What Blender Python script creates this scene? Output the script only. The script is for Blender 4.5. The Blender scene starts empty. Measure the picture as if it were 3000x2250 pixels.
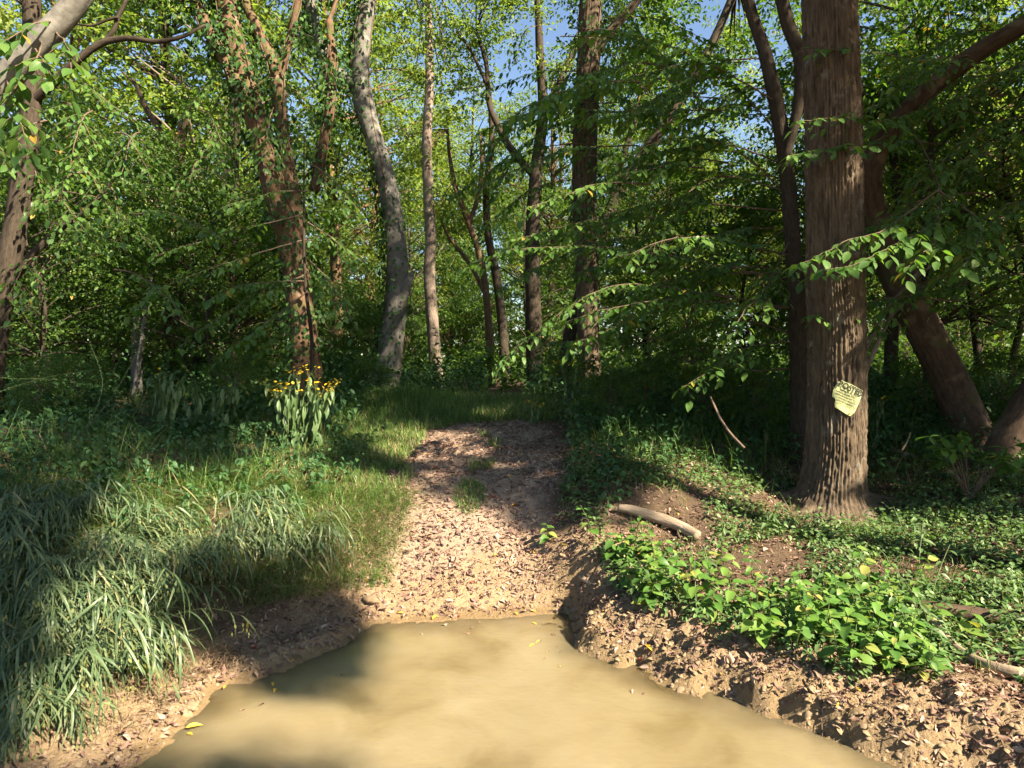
import bpy, math
import numpy as np
from mathutils import Matrix, Vector

# ------------------------------------------------------------------ camera, sky, sun, exposure
SC = bpy.context.scene
COL = SC.collection
F, HOR, EYE = 2027.0, 1060.0, 2.0            # focal length in photo pixels, horizon row, eye height over the water
cam_d = bpy.data.cameras.new('camera')
cam_d.sensor_width = 36.0
cam_d.lens = 36.0 * F / 3000.0
cam_d.shift_y = -(1125.0 - HOR) / 3000.0
cam_d.clip_start, cam_d.clip_end = 0.05, 2000.0
cam = bpy.data.objects.new('camera', cam_d)
cam.location = (0, 0, EYE)
cam.rotation_euler = (math.radians(90), 0, 0)
COL.objects.link(cam)
SC.camera = cam

SUN_AZ, SUN_EL = math.radians(52), math.radians(38)      # azimuth: from straight behind the camera towards its right
S = np.array([math.sin(SUN_AZ) * math.cos(SUN_EL), -math.cos(SUN_AZ) * math.cos(SUN_EL), math.sin(SUN_EL)])
world = bpy.data.worlds.new('World')
SC.world = world
world.use_nodes = True
wn = world.node_tree.nodes
sky = wn.new('ShaderNodeTexSky')
sky.sky_type = 'NISHITA'
sky.sun_disc = False
sky.sun_elevation = SUN_EL
sky.sun_rotation = math.atan2(S[0], S[1])
sky.air_density, sky.dust_density, sky.ozone_density = 1.0, 0.6, 1.4
bg = wn['Background']
bg.inputs['Strength'].default_value = 0.05
world.node_tree.links.new(sky.outputs['Color'], bg.inputs['Color'])
sun_d = bpy.data.lights.new('sun', 'SUN')
sun_d.energy = 5.0
sun_d.angle = math.radians(0.9)
sun_d.color = (1.0, 0.87, 0.66)
sun = bpy.data.objects.new('sun', sun_d)
sun.rotation_euler = Vector(S).to_track_quat('Z', 'Y').to_euler()
sun.location = (20, -16, 25)
COL.objects.link(sun)
SC.view_settings.view_transform = 'Standard'
SC.view_settings.look = 'None'
SC.view_settings.exposure = 2.3
SC.view_settings.gamma = 1.0
SC.render.engine = 'CYCLES'
SC.cycles.use_denoising = True
try:
    SC.cycles.denoiser = 'OPENIMAGEDENOISE'
    SC.cycles.denoising_input_passes = 'RGB_ALBEDO_NORMAL'
    SC.cycles.denoising_prefilter = 'ACCURATE'
except Exception:
    pass
SC.cycles.adaptive_threshold = 0.03
SC.cycles.max_bounces = 6
SC.cycles.diffuse_bounces = 3
SC.cycles.glossy_bounces = 2
SC.cycles.transmission_bounces = 4
SC.cycles.transparent_max_bounces = 6
SC.cycles.caustics_reflective = False
SC.cycles.caustics_refractive = False
SC.cycles.sample_clamp_indirect = 6.0

R = np.random.default_rng(11)

# ------------------------------------------------------------------ small maths
def P(x, y, d):
    """A point seen at photo pixel (x, y), d metres in front of the camera."""
    return np.array([(x - 1500.0) / F * d, d, EYE - (y - HOR) / F * d])

def smooth(a, b, x):
    t = np.clip((x - a) / (b - a), 0, 1)
    return t * t * (3 - 2 * t)

def nrm(v):
    return v / np.maximum(np.linalg.norm(v, axis=-1, keepdims=True), 1e-9)

def _hash(ix, iy, seed):
    h = (ix.astype(np.int64) * 374761393 + iy.astype(np.int64) * 668265263 + seed * 2147483647) & 0xffffffff
    h = ((h ^ (h >> 13)) * 1274126177) & 0xffffffff
    return ((h ^ (h >> 16)) & 0xffff) / 65535.0

def vnoise(x, y, seed=0):
    x = np.asarray(x, float); y = np.asarray(y, float)
    ix, iy = np.floor(x), np.floor(y)
    fx, fy = x - ix, y - iy
    fx = fx * fx * (3 - 2 * fx); fy = fy * fy * (3 - 2 * fy)
    a = _hash(ix, iy, seed); b = _hash(ix + 1, iy, seed); c = _hash(ix, iy + 1, seed); d = _hash(ix + 1, iy + 1, seed)
    return (a * (1 - fx) + b * fx) * (1 - fy) + (c * (1 - fx) + d * fx) * fy

def fbm(x, y, seed=0, oct=4):
    s, a, t = 0.0, 1.0, 0.0
    for k in range(oct):
        s = s + a * vnoise(x * 2 ** k, y * 2 ** k, seed + k * 17); t += a; a *= 0.5
    return s / t

def catmull(pts, n):
    p = np.asarray(pts, float)
    if len(p) == 2:
        t = np.linspace(0, 1, n)[:, None]
        return p[0] * (1 - t) + p[1] * t
    q = np.vstack([2 * p[0] - p[1], p, 2 * p[-1] - p[-2]])
    seg = np.linalg.norm(np.diff(p[:, :3], axis=0), axis=1); cum = np.r_[0, np.cumsum(seg)]
    s = np.linspace(0, cum[-1], n)
    i = np.clip(np.searchsorted(cum, s, side='right') - 1, 0, len(p) - 2)
    t = ((s - cum[i]) / np.maximum(seg[i], 1e-9))[:, None]
    a, b, c, d = q[i], q[i + 1], q[i + 2], q[i + 3]
    return 0.5 * (2 * b + (c - a) * t + (2 * a - 5 * b + 4 * c - d) * t ** 2 + (3 * b - a - 3 * c + d) * t ** 3)

# ------------------------------------------------------------------ terrain
SHORE = np.array([(-40, 0.9), (-12, 1.7), (-4, 2.3), (-2.35, 2.8), (-1.80, 3.41), (-1.73, 4.18), (-1.19, 4.83), (-1.06, 5.26), (-0.4, 5.36), (0.405, 5.48),
                  (0.477, 4.83), (0.957, 4.31), (1.457, 3.94), (1.93, 3.41), (2.5, 3.05), (4, 2.7), (12, 2.2), (40, 1.4)])

def shore_dist(X, Y):
    """Signed distance to the far shoreline, positive on land."""
    best = np.full(X.shape, 1e9)
    for a, b in zip(SHORE[:-1], SHORE[1:]):
        d = b - a
        t = np.clip(((X - a[0]) * d[0] + (Y - a[1]) * d[1]) / (d @ d), 0, 1)
        best = np.minimum(best, np.hypot(X - a[0] - t * d[0], Y - a[1] - t * d[1]))
    inside = np.zeros(X.shape, bool)                       # polygon of the water
    poly = np.vstack([SHORE, [(40, -60), (-40, -60)]])
    j = len(poly) - 1
    for i in range(len(poly)):
        xi, yi = poly[i]; xj, yj = poly[j]
        if yi != yj:
            inside ^= ((yi > Y) != (yj > Y)) & (X < (xj - xi) * (Y - yi) / (yj - yi) + xi)
        j = i
    return np.where(inside, -best, best)

CTRL = [(1370, 1700, 5.8), (1370, 1500, 6.6), (1400, 1400, 7.4), (1430, 1300, 8.7), (1450, 1225, 10.3), (1120, 1700, 5.75), (1130, 1500, 6.6), (1190, 1300, 8.7),
        (1600, 1700, 5.75), (1590, 1500, 6.6), (1600, 1300, 8.7), (1690, 1640, 5.7), (1720, 1540, 6.1), (1710, 1400, 6.8), (1760, 1300, 8.0), (1850, 1600, 5.8), (2000, 1700, 5.2),
        (2000, 1850, 4.6), (1800, 1850, 4.8), (1720, 1770, 5.2), (2300, 1990, 4.1), (2600, 2050, 3.8), (2700, 2140, 3.55), (2500, 1800, 4.7), (2900, 1900, 4.2), (2900, 2130, 3.45),
        (2500, 1600, 5.8), (2430, 1500, 7.0), (2900, 1500, 6.2), (2900, 1350, 7.5), (2650, 1350, 8.0), (2200, 1420, 7.2), (2200, 1300, 8.3),
        (600, 1480, 6.2), (300, 1500, 5.6), (100, 1500, 5.2), (900, 1480, 6.6), (1000, 1600, 6.0), (900, 1750, 5.4), (850, 1850, 5.0), (600, 1700, 5.2), (500, 1850, 4.7),
        (300, 1900, 4.3), (300, 2090, 3.8), (100, 1800, 4.3), (0, 2000, 3.85), (0, 1650, 4.7), (20, 2200, 3.45), (300, 1300, 7.6), (700, 1300, 8.5), (0, 1300, 7.0), (950, 1300, 8.7), (1100, 1200, 11.0)]
_cp = [P(*c) for c in CTRL]
_cp += [np.array([x, y, 0.0]) for x, y in SHORE[3:-3]]
_cp += [np.array([x, y, 1.28]) for x in (-10, -5, 0, 5, 10) for y in (12.5, 16)]
_cp += [np.array([x, y, z]) for x, y, z in ((-6, 7, 1.2), (-6, 4.5, 0.95), (6, 7, 1.0), (6, 4.5, .6), (5, 3.2, .25), (-5, 3.0, .4))]
_cp = np.array(_cp)
def _phi(r2):
    return 0.5 * r2 * np.log(np.maximum(r2, 1e-12))
_n = len(_cp)
_K = _phi(((_cp[:, None, :2] - _cp[None, :, :2]) ** 2).sum(-1)) + 0.02 * np.eye(_n)
_Pm = np.c_[np.ones(_n), _cp[:, :2]]
_sol = np.linalg.solve(np.block([[_K, _Pm], [_Pm.T, np.zeros((3, 3))]]), np.r_[_cp[:, 2], 0, 0, 0])

PATH_Y = np.array([5.0, 5.4, 5.8, 6.6, 7.4, 8.7, 10.3, 12])
PATH_C = np.array([-.36, -.36, -.42, -.42, -.365, -.30, -.22, -.1])
PATH_W = np.array([.73, .73, .75, .80, .86, .92, .62, .3])
def path_u(X, Y):
    return np.abs(X - np.interp(Y, PATH_Y, PATH_C)) / np.interp(Y, PATH_Y, PATH_W)

def ground(X, Y, detail=True):
    X = np.atleast_1d(np.asarray(X, float)); Y = np.atleast_1d(np.asarray(Y, float))
    sh = X.shape
    X = X.ravel(); Y = Y.ravel()
    z = np.empty(X.shape)
    for k in range(0, len(X), 20000):
        x, y = np.clip(X[k:k + 20000], -8, 8), np.clip(Y[k:k + 20000], 2.4, 16)
        d2 = (x[:, None] - _cp[None, :, 0]) ** 2 + (y[:, None] - _cp[None, :, 1]) ** 2
        z[k:k + 20000] = _phi(d2) @ _sol[:_n] + _sol[_n] + _sol[_n + 1] * x + _sol[_n + 2] * y
    far = np.maximum(smooth(10.5, 14, Y), smooth(5.5, 8, np.abs(X)))
    flat = 1.28 * smooth(1.5, 7.5, Y) + 0.5 * (fbm(X * .12, Y * .12, 5) - .5) * smooth(12, 24, Y)
    z = z * (1 - far) + flat * far
    sd = shore_dist(X, Y)
    right = smooth(0.3, 0.6, X) * (1 - smooth(5, 7, X))
    left = 1 - smooth(-1.3, -0.9, X)
    path = 1 - np.maximum(right, left)
    jag = (fbm(X * 3.1, Y * 3.1, 3, 3) - .5)
    s2 = sd + jag * (.24 * right + .22 * left + .10 * path) + (fbm(X * 11, Y * 11, 93, 2) - .5) * (.07 * right + .05 * left + .05 * path)
    land = np.clip(z, 0.0, 1.6) * smooth(-.02, .25, s2)
    lip = smooth(0.0, 0.16, s2) * (.12 * right + .05 * left + .015 * path)
    land = np.maximum(land, lip)
    if detail:
        lump = np.abs(fbm(X * 7, Y * 7, 21, 3) - .5) * 2
        rug = np.abs(fbm(X * 15, Y * 15, 23, 3) - .5) * 2
        land = land + ((1 - lump) * .045 + (.5 - rug) * .10) * right * smooth(0, .10, s2) * (1 - smooth(.35, .95, s2)) - .02 * right * smooth(0, .1, s2)
        land = land + (.5 - rug) * .05 * left * smooth(0, .10, s2) * (1 - smooth(.4, 1.0, s2))
        land = land + (fbm(X * 5, Y * 5, 8, 4) - .5) * (.07 * (1 - path) + .035 * path) * smooth(.02, .2, s2)
        land = land + (fbm(X * 26, Y * 26, 31, 2) - .5) * .018 * smooth(.0, .1, s2)
        land = land + (fbm(X * .9, Y * .9, 41, 3) - .5) * .16 * smooth(8, 11, Y)
    bed = -0.015 + np.clip(s2, -4, 0) * .22 + (fbm(X * 6, Y * 6, 9, 3) - .5) * .03
    z = np.where(s2 > 0, np.maximum(land, .004), np.maximum(bed, -.7))
    near = 1 - smooth(-.4, .9, Y)
    z = z * (1 - near) + near * .42
    return z.reshape(sh)

def gz(x, y):
    return float(ground([x], [y])[0])

def hit(px, py, near=2.9, far=14):
    """Where the sight line through a photo pixel meets the ground."""
    dd = np.linspace(near, far, 900); pts = np.stack([(px - 1500) / F * dd, dd, EYE - (py - HOR) / F * dd], -1)
    g = ground(pts[:, 0], pts[:, 1], False); j = int(np.argmax(g > pts[:, 2]))
    return pts[j] if g[j] > pts[j, 2] else pts[-1]

# ------------------------------------------------------------------ spots to be sunlit: leaves on their sun rays are left out
LIT = [(900, 2110, 3.8, .24), (2300, 1550, 6.2, .5), (2750, 1520, 5.9, .45), (1990, 1470, 6.7, .35), (2920, 1540, 5.6, .4), (2150, 1480, 6.9, .25), (2600, 1500, 6.4, .3),
       (1250, 1570, 6.2, .66), (1400, 1690, 5.8, .70), (1180, 1690, 5.8, .5), (1300, 1800, 5.4, .5), (1600, 2000, 4.3, .85), (1400, 2120, 3.8, .5), (1900, 2200, 3.5, .8), (1450, 2240, 3.4, .5),
       (1850, 1680, 5.4, .7), (2300, 1750, 4.9, .85), (2700, 1800, 4.5, .8), (2150, 1560, 6.0, .6), (2600, 1600, 5.6, .6), (2500, 2050, 3.8, .8), (2850, 2120, 3.5, .7), (2900, 1620, 5.2, .35),
       (2410, 1370, 7.0, .30), (2400, 1180, 6.8, .16), (2450, 1010, 6.8, .15), (1030, 1430, 6.8, .68), (1060, 1590, 6.1, .32), (850, 1390, 7.2, .52), (520, 1410, 6.1, .40), (890, 1200, 8.3, .5),
       (430, 1540, 5.2, .42), (280, 1830, 4.3, .36), (470, 2060, 4.1, .48), (230, 2100, 3.75, .36), (740, 1540, 5.7, .36), 
       (1730, 1030, 13.3, .6), (2720, 980, 8.5, .30), (1700, 915, 7.6, .5), (1500, 770, 7.9, .45), (1470, 1040, 7.5, .4), (2570, 760, 6.2, .5), (2080, 1120, 7.2, .36), (820, 960, 11.0, .55),
       (110, 150, 4.6, .5), (640, 250, 13.0, .7), (770, 480, 13.0, .6), (830, 330, 13.0, .5), (1130, 560, 15, .4), (1260, 560, 20, .6), (1340, 830, 24, 1.2), (1500, 860, 26, 1.2), (2950, 1300, 7.4, .2),
       (1450, 1380, 7.8, .12), (1270, 1390, 7.5, .12), (1600, 1290, 9.0, .14), (420, 880, 15, .5), (1200, 700, 24, 1.5), (700, 700, 26, 1.5), (2000, 700, 26, 1.2)]
_LP = np.array([P(*l[:3]) for l in LIT]); _LR = np.array([l[3] for l in LIT])

def keep_sun(p, pad=0.0):
    """True for points that do not stand in one of the sunbeams."""
    p = np.asarray(p, float)
    ok = np.ones(len(p), bool)
    for q, r in zip(_LP, _LR):
        v = p - q
        t = v @ S
        dd = np.linalg.norm(v - t[:, None] * S, axis=1)
        ok &= ~((t > 0.45) & (dd < r + pad))
    return ok

# ------------------------------------------------------------------ mesh building
class MB:
    """Collects geometry for ONE mesh object."""
    def __init__(s):
        s.v, s.f3, s.f4, s.t, s.b, s.n = [], [], [], [], [], 0
    def add(s, v, f3=None, f4=None, tint=None, bark=None):
        v = np.asarray(v, float).reshape(-1, 3)
        s.v.append(v)
        if f3 is not None and len(f3): s.f3.append(np.asarray(f3, np.int64).reshape(-1, 3) + s.n)
        if f4 is not None and len(f4): s.f4.append(np.asarray(f4, np.int64).reshape(-1, 4) + s.n)
        s.t.append(np.full(len(v), .5) if tint is None else np.broadcast_to(np.asarray(tint, float), (len(v),)))
        s.b.append(v if bark is None else bark)
        s.n += len(v)
    def mesh(s, name, mat, origin=(0, 0, 0), smooth_shade=False):
        me = bpy.data.meshes.new(name)
        v = np.vstack(s.v) - np.asarray(origin, float)
        f3 = np.vstack(s.f3) if s.f3 else np.zeros((0, 3), np.int64)
        f4 = np.vstack(s.f4) if s.f4 else np.zeros((0, 4), np.int64)
        me.vertices.add(len(v)); me.vertices.foreach_set('co', v.astype(np.float32).ravel())
        me.loops.add(f3.size + f4.size)
        me.loops.foreach_set('vertex_index', np.r_[f3.ravel(), f4.ravel()].astype(np.int32))
        me.polygons.add(len(f3) + len(f4))
        st = np.r_[np.arange(len(f3)) * 3, f3.size + np.arange(len(f4)) * 4].astype(np.int32)
        me.polygons.foreach_set('loop_start', st)
        if smooth_shade:
            me.polygons.foreach_set('use_smooth', np.ones(len(st), bool))
        a = me.attributes.new('tint', 'FLOAT', 'POINT'); a.data.foreach_set('value', np.concatenate(s.t).astype(np.float32))
        a = me.attributes.new('bark', 'FLOAT_VECTOR', 'POINT'); a.data.foreach_set('vector', np.vstack(s.b).astype(np.float32).ravel())
        me.update(calc_edges=True)
        me.materials.append(mat)
        return me

def frames(axis, normal):
    a = nrm(axis); b = nrm(np.cross(normal, a)); n = np.cross(a, b)
    return np.stack([a, b, n], axis=-1)                    # columns: length, width, normal

def stamp(mb, tv, tf, Rm, scale, pos, tint, quads=False):
    n, k = len(pos), len(tv)
    sc = np.asarray(scale, float)
    if sc.ndim == 1: sc = sc[:, None, None] * np.ones((1, 1, 3))
    else: sc = sc[:, None, :]
    v = np.einsum('nij,nkj->nki', Rm, tv[None] * sc) + np.asarray(pos)[:, None, :]
    f = (np.asarray(tf)[None] + (np.arange(n) * k)[:, None, None]).reshape(-1, np.shape(tf)[1])
    t = np.repeat(np.broadcast_to(tint, (n,)), k)
    mb.add(v.reshape(-1, 3), f4=f if quads else None, f3=None if quads else f, tint=t)

def leaf4(w=.55, fold=.10, droop=.12):
    return np.array([(0, 0, 0), (.45, -w / 2, fold), (1, 0, -droop), (.45, w / 2, fold)]), np.array([(0, 1, 2), (0, 2, 3)])
def leaf7(w=.5, fold=.08, droop=.15):
    return (np.array([(0, 0, 0), (.28, -w * .46, fold), (.62, -w * .42, fold * .6 - droop * .3), (1, 0, -droop), (.62, w * .42, fold * .6 - droop * .3), (.28, w * .46, fold), (.48, 0, -droop * .12)]),
            np.array([(0, 1, 6), (1, 2, 6), (2, 3, 6), (3, 4, 6), (4, 5, 6), (5, 0, 6)]))
def leaf_big(w=.5, droop=.2, fold=.10, wave=0.0, rows=(0, .08, .22, .4, .58, .75, .88, 1), prof=(.03, .22, .43, .5, .44, .30, .14, 0)):
    v, f = [], []
    for i, (u, h) in enumerate(zip(rows, prof)):
        z = -droop * u * u
        for c in (-1, -.5, 0, .5, 1):
            y = c * h * 2 * w * .5
            v.append((u + .03 * abs(c) * h, y, z + fold * abs(c) * h + wave * math.sin(u * 9 + c) * abs(c) * h))
    for i in range(len(rows) - 1):
        for c in range(4):
            a = i * 5 + c
            f.append((a, a + 5, a + 6, a + 1))
    return np.array(v), np.array(f)
def blade_t(bend, w=.03, seg=4):
    """A grass blade of length 1 growing along +Z and bending towards +X."""
    v, f = [], []
    ang, x, z = 0.05, 0.0, 0.0
    for i in range(seg + 1):
        u = i / seg
        h = w * .5 * (1 - u ** 1.8) * (.55 + .45 * min(1, u * 4)) + .0008
        v += [(x, -h, z), (x, h, z)]
        ang += bend / seg * (0.6 + .8 * u)
        x += math.sin(ang) / seg; z += math.cos(ang) / seg
    for i in range(seg):
        a = i * 2
        f.append((a, a + 1, a + 3, a + 2))
    return np.array(v), np.array(f)

def tube(mb, pts, rad, nseg=10, cap=False, tint=.5, ridge=0.0, ridge_n=18, seed=0, lump=0.0):
    p = np.asarray(pts, float); n = len(p)
    rad = np.broadcast_to(np.asarray(rad, float), (n,)).copy()
    T = nrm(np.gradient(p, axis=0))
    ref = np.array([0, 1.0, 0]) if abs(T[0][1]) < .8 else np.array([1.0, 0, 0])
    u = nrm(np.cross(T[0], ref)[None])[0]
    U = np.empty((n, 3))
    for i in range(n):
        u = u - T[i] * (u @ T[i]); u = u / max(np.linalg.norm(u), 1e-9); U[i] = u
    V = np.cross(T, U)
    th = np.linspace(0, 2 * math.pi, nseg, endpoint=False)
    L = np.r_[0, np.cumsum(np.linalg.norm(np.diff(p, axis=0), axis=1))]
    rr = rad[:, None] * np.ones((1, nseg))
    if ridge or lump:
        TH, LL = np.meshgrid(th, L)
        if ridge:
            w1 = (fbm(LL * 1.1, np.cos(TH) * 2 + 9, seed + 3, 3) - .5) * 2.4
            k = TH / (2 * math.pi) * ridge_n + w1
            brk = fbm(LL * 5 + np.floor(k) * 3.7, np.floor(k) * 1.3, seed + 5, 2)
            saw = np.abs((k % 1) - .5) * 2
            crack = fbm(LL * 26 + np.floor(k) * 7.1, np.floor(k) * 2.7, seed + 11, 2)
            rr = rr + ridge * ((1 - saw ** 2.2) * (.30 + .70 * (brk > .36)) * (.78 + .22 * (crack > .4)) - .5 + .9 * (fbm(TH * 14, LL * 26, seed + 8, 2) - .5))
        if lump:
            rr = rr * (1 + lump * (fbm(np.cos(TH) * 1.4 + 5 + LL * .9, np.sin(TH) * 1.4 + LL * .5, seed + 1, 3) - .5))
    v = p[:, None] + rr[..., None] * (np.cos(th)[None, :, None] * U[:, None] + np.sin(th)[None, :, None] * V[:, None])
    bk = np.stack([np.cos(th)[None] * rad[:, None], np.sin(th)[None] * rad[:, None], L[:, None] * np.ones((1, nseg))], -1)
    i, j = np.meshgrid(np.arange(n - 1), np.arange(nseg), indexing='ij')
    a = i * nseg + j; b = i * nseg + (j + 1) % nseg
    f = np.stack([a, b, b + nseg, a + nseg], -1).reshape(-1, 4)
    vv, bb, f3 = v.reshape(-1, 3), bk.reshape(-1, 3), None
    if cap:
        vv = np.vstack([vv, p[0], p[-1]]); bb = np.vstack([bb, [0, 0, 0], [0, 0, L[-1]]])
        k = n * nseg; jj = np.arange(nseg)
        f3 = np.vstack([np.stack([(jj + 1) % nseg, jj, np.full(nseg, k)], -1), np.stack([(n - 1) * nseg + jj, (n - 1) * nseg + (jj + 1) % nseg, np.full(nseg, k + 1)], -1)])
    mb.add(vv, f3=f3, f4=f, tint=tint, bark=bb)

# ------------------------------------------------------------------ objects
def empty(name, label, cat, loc, group=None):
    o = bpy.data.objects.new(name, None)
    o.location = loc
    o.empty_display_size = .1
    tag(o, label, cat, group)
    COL.objects.link(o)
    return o
def tag(o, label, cat, group=None):
    o['label'] = label; o['category'] = cat
    if group: o['group'] = group
    return o
def obj(name, me, parent=None, kind=None):
    o = bpy.data.objects.new(name, me)
    if parent is not None: o.parent = parent
    if kind: o['kind'] = kind
    COL.objects.link(o)
    return o
def place(o, pos, Rm, sc):
    M = np.eye(4); M[:3, :3] = Rm * np.asarray(sc); M[:3, 3] = pos
    o.matrix_basis = Matrix(M.tolist())
def copy_tree(src, loc, rz, sc, label=None, group=None):
    r = src.copy(); COL.objects.link(r)
    r.location = loc; r.rotation_euler = (0, 0, rz); r.scale = (sc, sc, sc) if np.isscalar(sc) else sc
    if label: r['label'] = label
    if group: r['group'] = group
    for ch in src.children:
        c = ch.copy(); COL.objects.link(c); c.parent = r
        for g in ch.children:
            d = g.copy(); COL.objects.link(d); d.parent = c
    return r

# ------------------------------------------------------------------ materials
def newmat(name):
    m = bpy.data.materials.new(name); m.use_nodes = True
    nt = m.node_tree
    for n in list(nt.nodes): nt.nodes.remove(n)
    out = nt.nodes.new('ShaderNodeOutputMaterial')
    return m, nt, out
def N(nt, t, **kw):
    n = nt.nodes.new(t)
    for k, v in kw.items(): setattr(n, k, v)
    return n
def ramp(nt, stops):
    r = N(nt, 'ShaderNodeValToRGB')
    e = r.color_ramp.elements
    while len(e) < len(stops): e.new(.5)
    for x, (p, c) in zip(e, stops):
        x.position = p; x.color = (*c, 1)
    return r
def leafmat(name, stops, trans=.35, tcol=(1.25, 1.35, .55), rough=.5, spec=.35, src='attr'):
    m, nt, out = newmat(name)
    if src == 'attr':
        a = N(nt, 'ShaderNodeAttribute', attribute_name='tint'); fac = a.outputs['Fac']
    else:
        a = N(nt, 'ShaderNodeObjectInfo'); fac = a.outputs['Random']
    r = ramp(nt, stops); nt.links.new(fac, r.inputs['Fac'])
    nz = N(nt, 'ShaderNodeTexNoise'); nz.inputs['Scale'].default_value = 40; nz.inputs['Detail'].default_value = 2
    tc = N(nt, 'ShaderNodeTexCoord'); nt.links.new(tc.outputs['Object'], nz.inputs['Vector'])
    mr = N(nt, 'ShaderNodeMapRange'); mr.inputs[1].default_value = .3; mr.inputs[2].default_value = .7; mr.inputs[3].default_value = .75; mr.inputs[4].default_value = 1.2
    nt.links.new(nz.outputs['Fac'], mr.inputs[0])
    mul = N(nt, 'ShaderNodeMix', data_type='RGBA', blend_type='MULTIPLY'); mul.inputs[0].default_value = 1
    nt.links.new(r.outputs['Color'], mul.inputs[6]); nt.links.new(mr.outputs[0], mul.inputs[7])
    pb = N(nt, 'ShaderNodeBsdfPrincipled')
    pb.inputs['Roughness'].default_value = rough; pb.inputs['Specular IOR Level'].default_value = spec
    nt.links.new(mul.outputs[2], pb.inputs['Base Color'])
    tr = N(nt, 'ShaderNodeBsdfTranslucent')
    tm = N(nt, 'ShaderNodeMix', data_type='RGBA', blend_type='MULTIPLY'); tm.inputs[0].default_value = 1
    tm.inputs[7].default_value = (*tcol, 1); nt.links.new(mul.outputs[2], tm.inputs[6]); nt.links.new(tm.outputs[2], tr.inputs['Color'])
    mx = N(nt, 'ShaderNodeMixShader'); mx.inputs[0].default_value = trans
    nt.links.new(pb.outputs[0], mx.inputs[1]); nt.links.new(tr.outputs[0], mx.inputs[2]); nt.links.new(mx.outputs[0], out.inputs['Surface'])
    return m
def barkmat(name, c1, c2, c3=None, sc=9, stretch=.18, patch=.55, bump=.6, moss=None):
    m, nt, out = newmat(name)
    a = N(nt, 'ShaderNodeAttribute', attribute_name='bark')
    mp = N(nt, 'ShaderNodeMapping'); mp.inputs['Scale'].default_value = (1, 1, stretch); nt.links.new(a.outputs['Vector'], mp.inputs['Vector'])
    n1 = N(nt, 'ShaderNodeTexNoise'); n1.inputs['Scale'].default_value = sc * 4; n1.inputs['Detail'].default_value = 6; n1.inputs['Roughness'].default_value = .65
    nt.links.new(mp.outputs['Vector'], n1.inputs['Vector'])
    r = ramp(nt, [(.28, c1), (.5, tuple((x + y) / 2 for x, y in zip(c1, c2))), (.72, c2)])
    nt.links.new(n1.outputs['Fac'], r.inputs['Fac'])
    col = r.outputs['Color']
    if c3:
        n2 = N(nt, 'ShaderNodeTexNoise'); n2.inputs['Scale'].default_value = sc * .8; n2.inputs['Detail'].default_value = 5
        nt.links.new(a.outputs['Vector'], n2.inputs['Vector'])
        mr = N(nt, 'ShaderNodeMapRange'); mr.inputs[1].default_value = patch; mr.inputs[2].default_value = patch + .1; mr.inputs[4].default_value = .8; nt.links.new(n2.outputs['Fac'], mr.inputs[0])
        mx = N(nt, 'ShaderNodeMix', data_type='RGBA'); mx.inputs[7].default_value = (*c3, 1)
        nt.links.new(mr.outputs[0], mx.inputs[0]); nt.links.new(col, mx.inputs[6]); col = mx.outputs[2]
    if moss:
        n3 = N(nt, 'ShaderNodeTexNoise'); n3.inputs['Scale'].default_value = 3.1; n3.inputs['Detail'].default_value = 6
        nt.links.new(a.outputs['Vector'], n3.inputs['Vector'])
        mr = N(nt, 'ShaderNodeMapRange'); mr.inputs[1].default_value = .54; mr.inputs[2].default_value = .66; mr.inputs[4].default_value = .75; nt.links.new(n3.outputs['Fac'], mr.inputs[0])
        mx = N(nt, 'ShaderNodeMix', data_type='RGBA'); mx.inputs[7].default_value = (*moss, 1)
        nt.links.new(mr.outputs[0], mx.inputs[0]); nt.links.new(col, mx.inputs[6]); col = mx.outputs[2]
    pb = N(nt, 'ShaderNodeBsdfPrincipled'); pb.inputs['Roughness'].default_value = .9; pb.inputs['Specular IOR Level'].default_value = .15
    nt.links.new(col, pb.inputs['Base Color'])
    bp = N(nt, 'ShaderNodeBump'); bp.inputs['Strength'].default_value = bump; bp.inputs['Distance'].default_value = .02
    nt.links.new(n1.outputs['Fac'], bp.inputs['Height']); nt.links.new(bp.outputs[0], pb.inputs['Normal']); nt.links.new(pb.outputs[0], out.inputs['Surface'])
    return m

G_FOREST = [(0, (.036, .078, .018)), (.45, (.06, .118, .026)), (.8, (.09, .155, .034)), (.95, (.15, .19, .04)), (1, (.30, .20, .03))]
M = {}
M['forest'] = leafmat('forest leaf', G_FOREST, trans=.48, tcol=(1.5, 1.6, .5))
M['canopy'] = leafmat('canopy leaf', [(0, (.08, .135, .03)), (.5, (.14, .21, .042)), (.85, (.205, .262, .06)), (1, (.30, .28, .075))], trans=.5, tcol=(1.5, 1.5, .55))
M['spray'] = leafmat('spray leaf', [(0, (.05, .115, .025)), (.6, (.085, .172, .038)), (.985, (.12, .21, .045)), (1, (.35, .22, .03))], trans=.45, tcol=(1.4, 1.5, .5), rough=.42)
M['spray_o'] = leafmat('spray leaf single', [(0, (.055, .12, .028)), (.6, (.09, .18, .04)), (.985, (.13, .215, .045)), (1, (.35, .22, .03))], trans=.45, tcol=(1.4, 1.5, .5), rough=.42, src='obj')
M['ivy'] = leafmat('ivy leaf', [(0, (.025, .065, .02)), (.6, (.045, .10, .028)), (1, (.075, .14, .035))], trans=.25, tcol=(1.3, 1.4, .5), rough=.6, spec=.15)
M['herb'] = leafmat('herb leaf', [(0, (.026, .07, .026)), (.6, (.045, .105, .035)), (.93, (.07, .14, .04)), (1, (.25, .17, .06))], trans=.3, tcol=(1.3, 1.4, .55))
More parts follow.
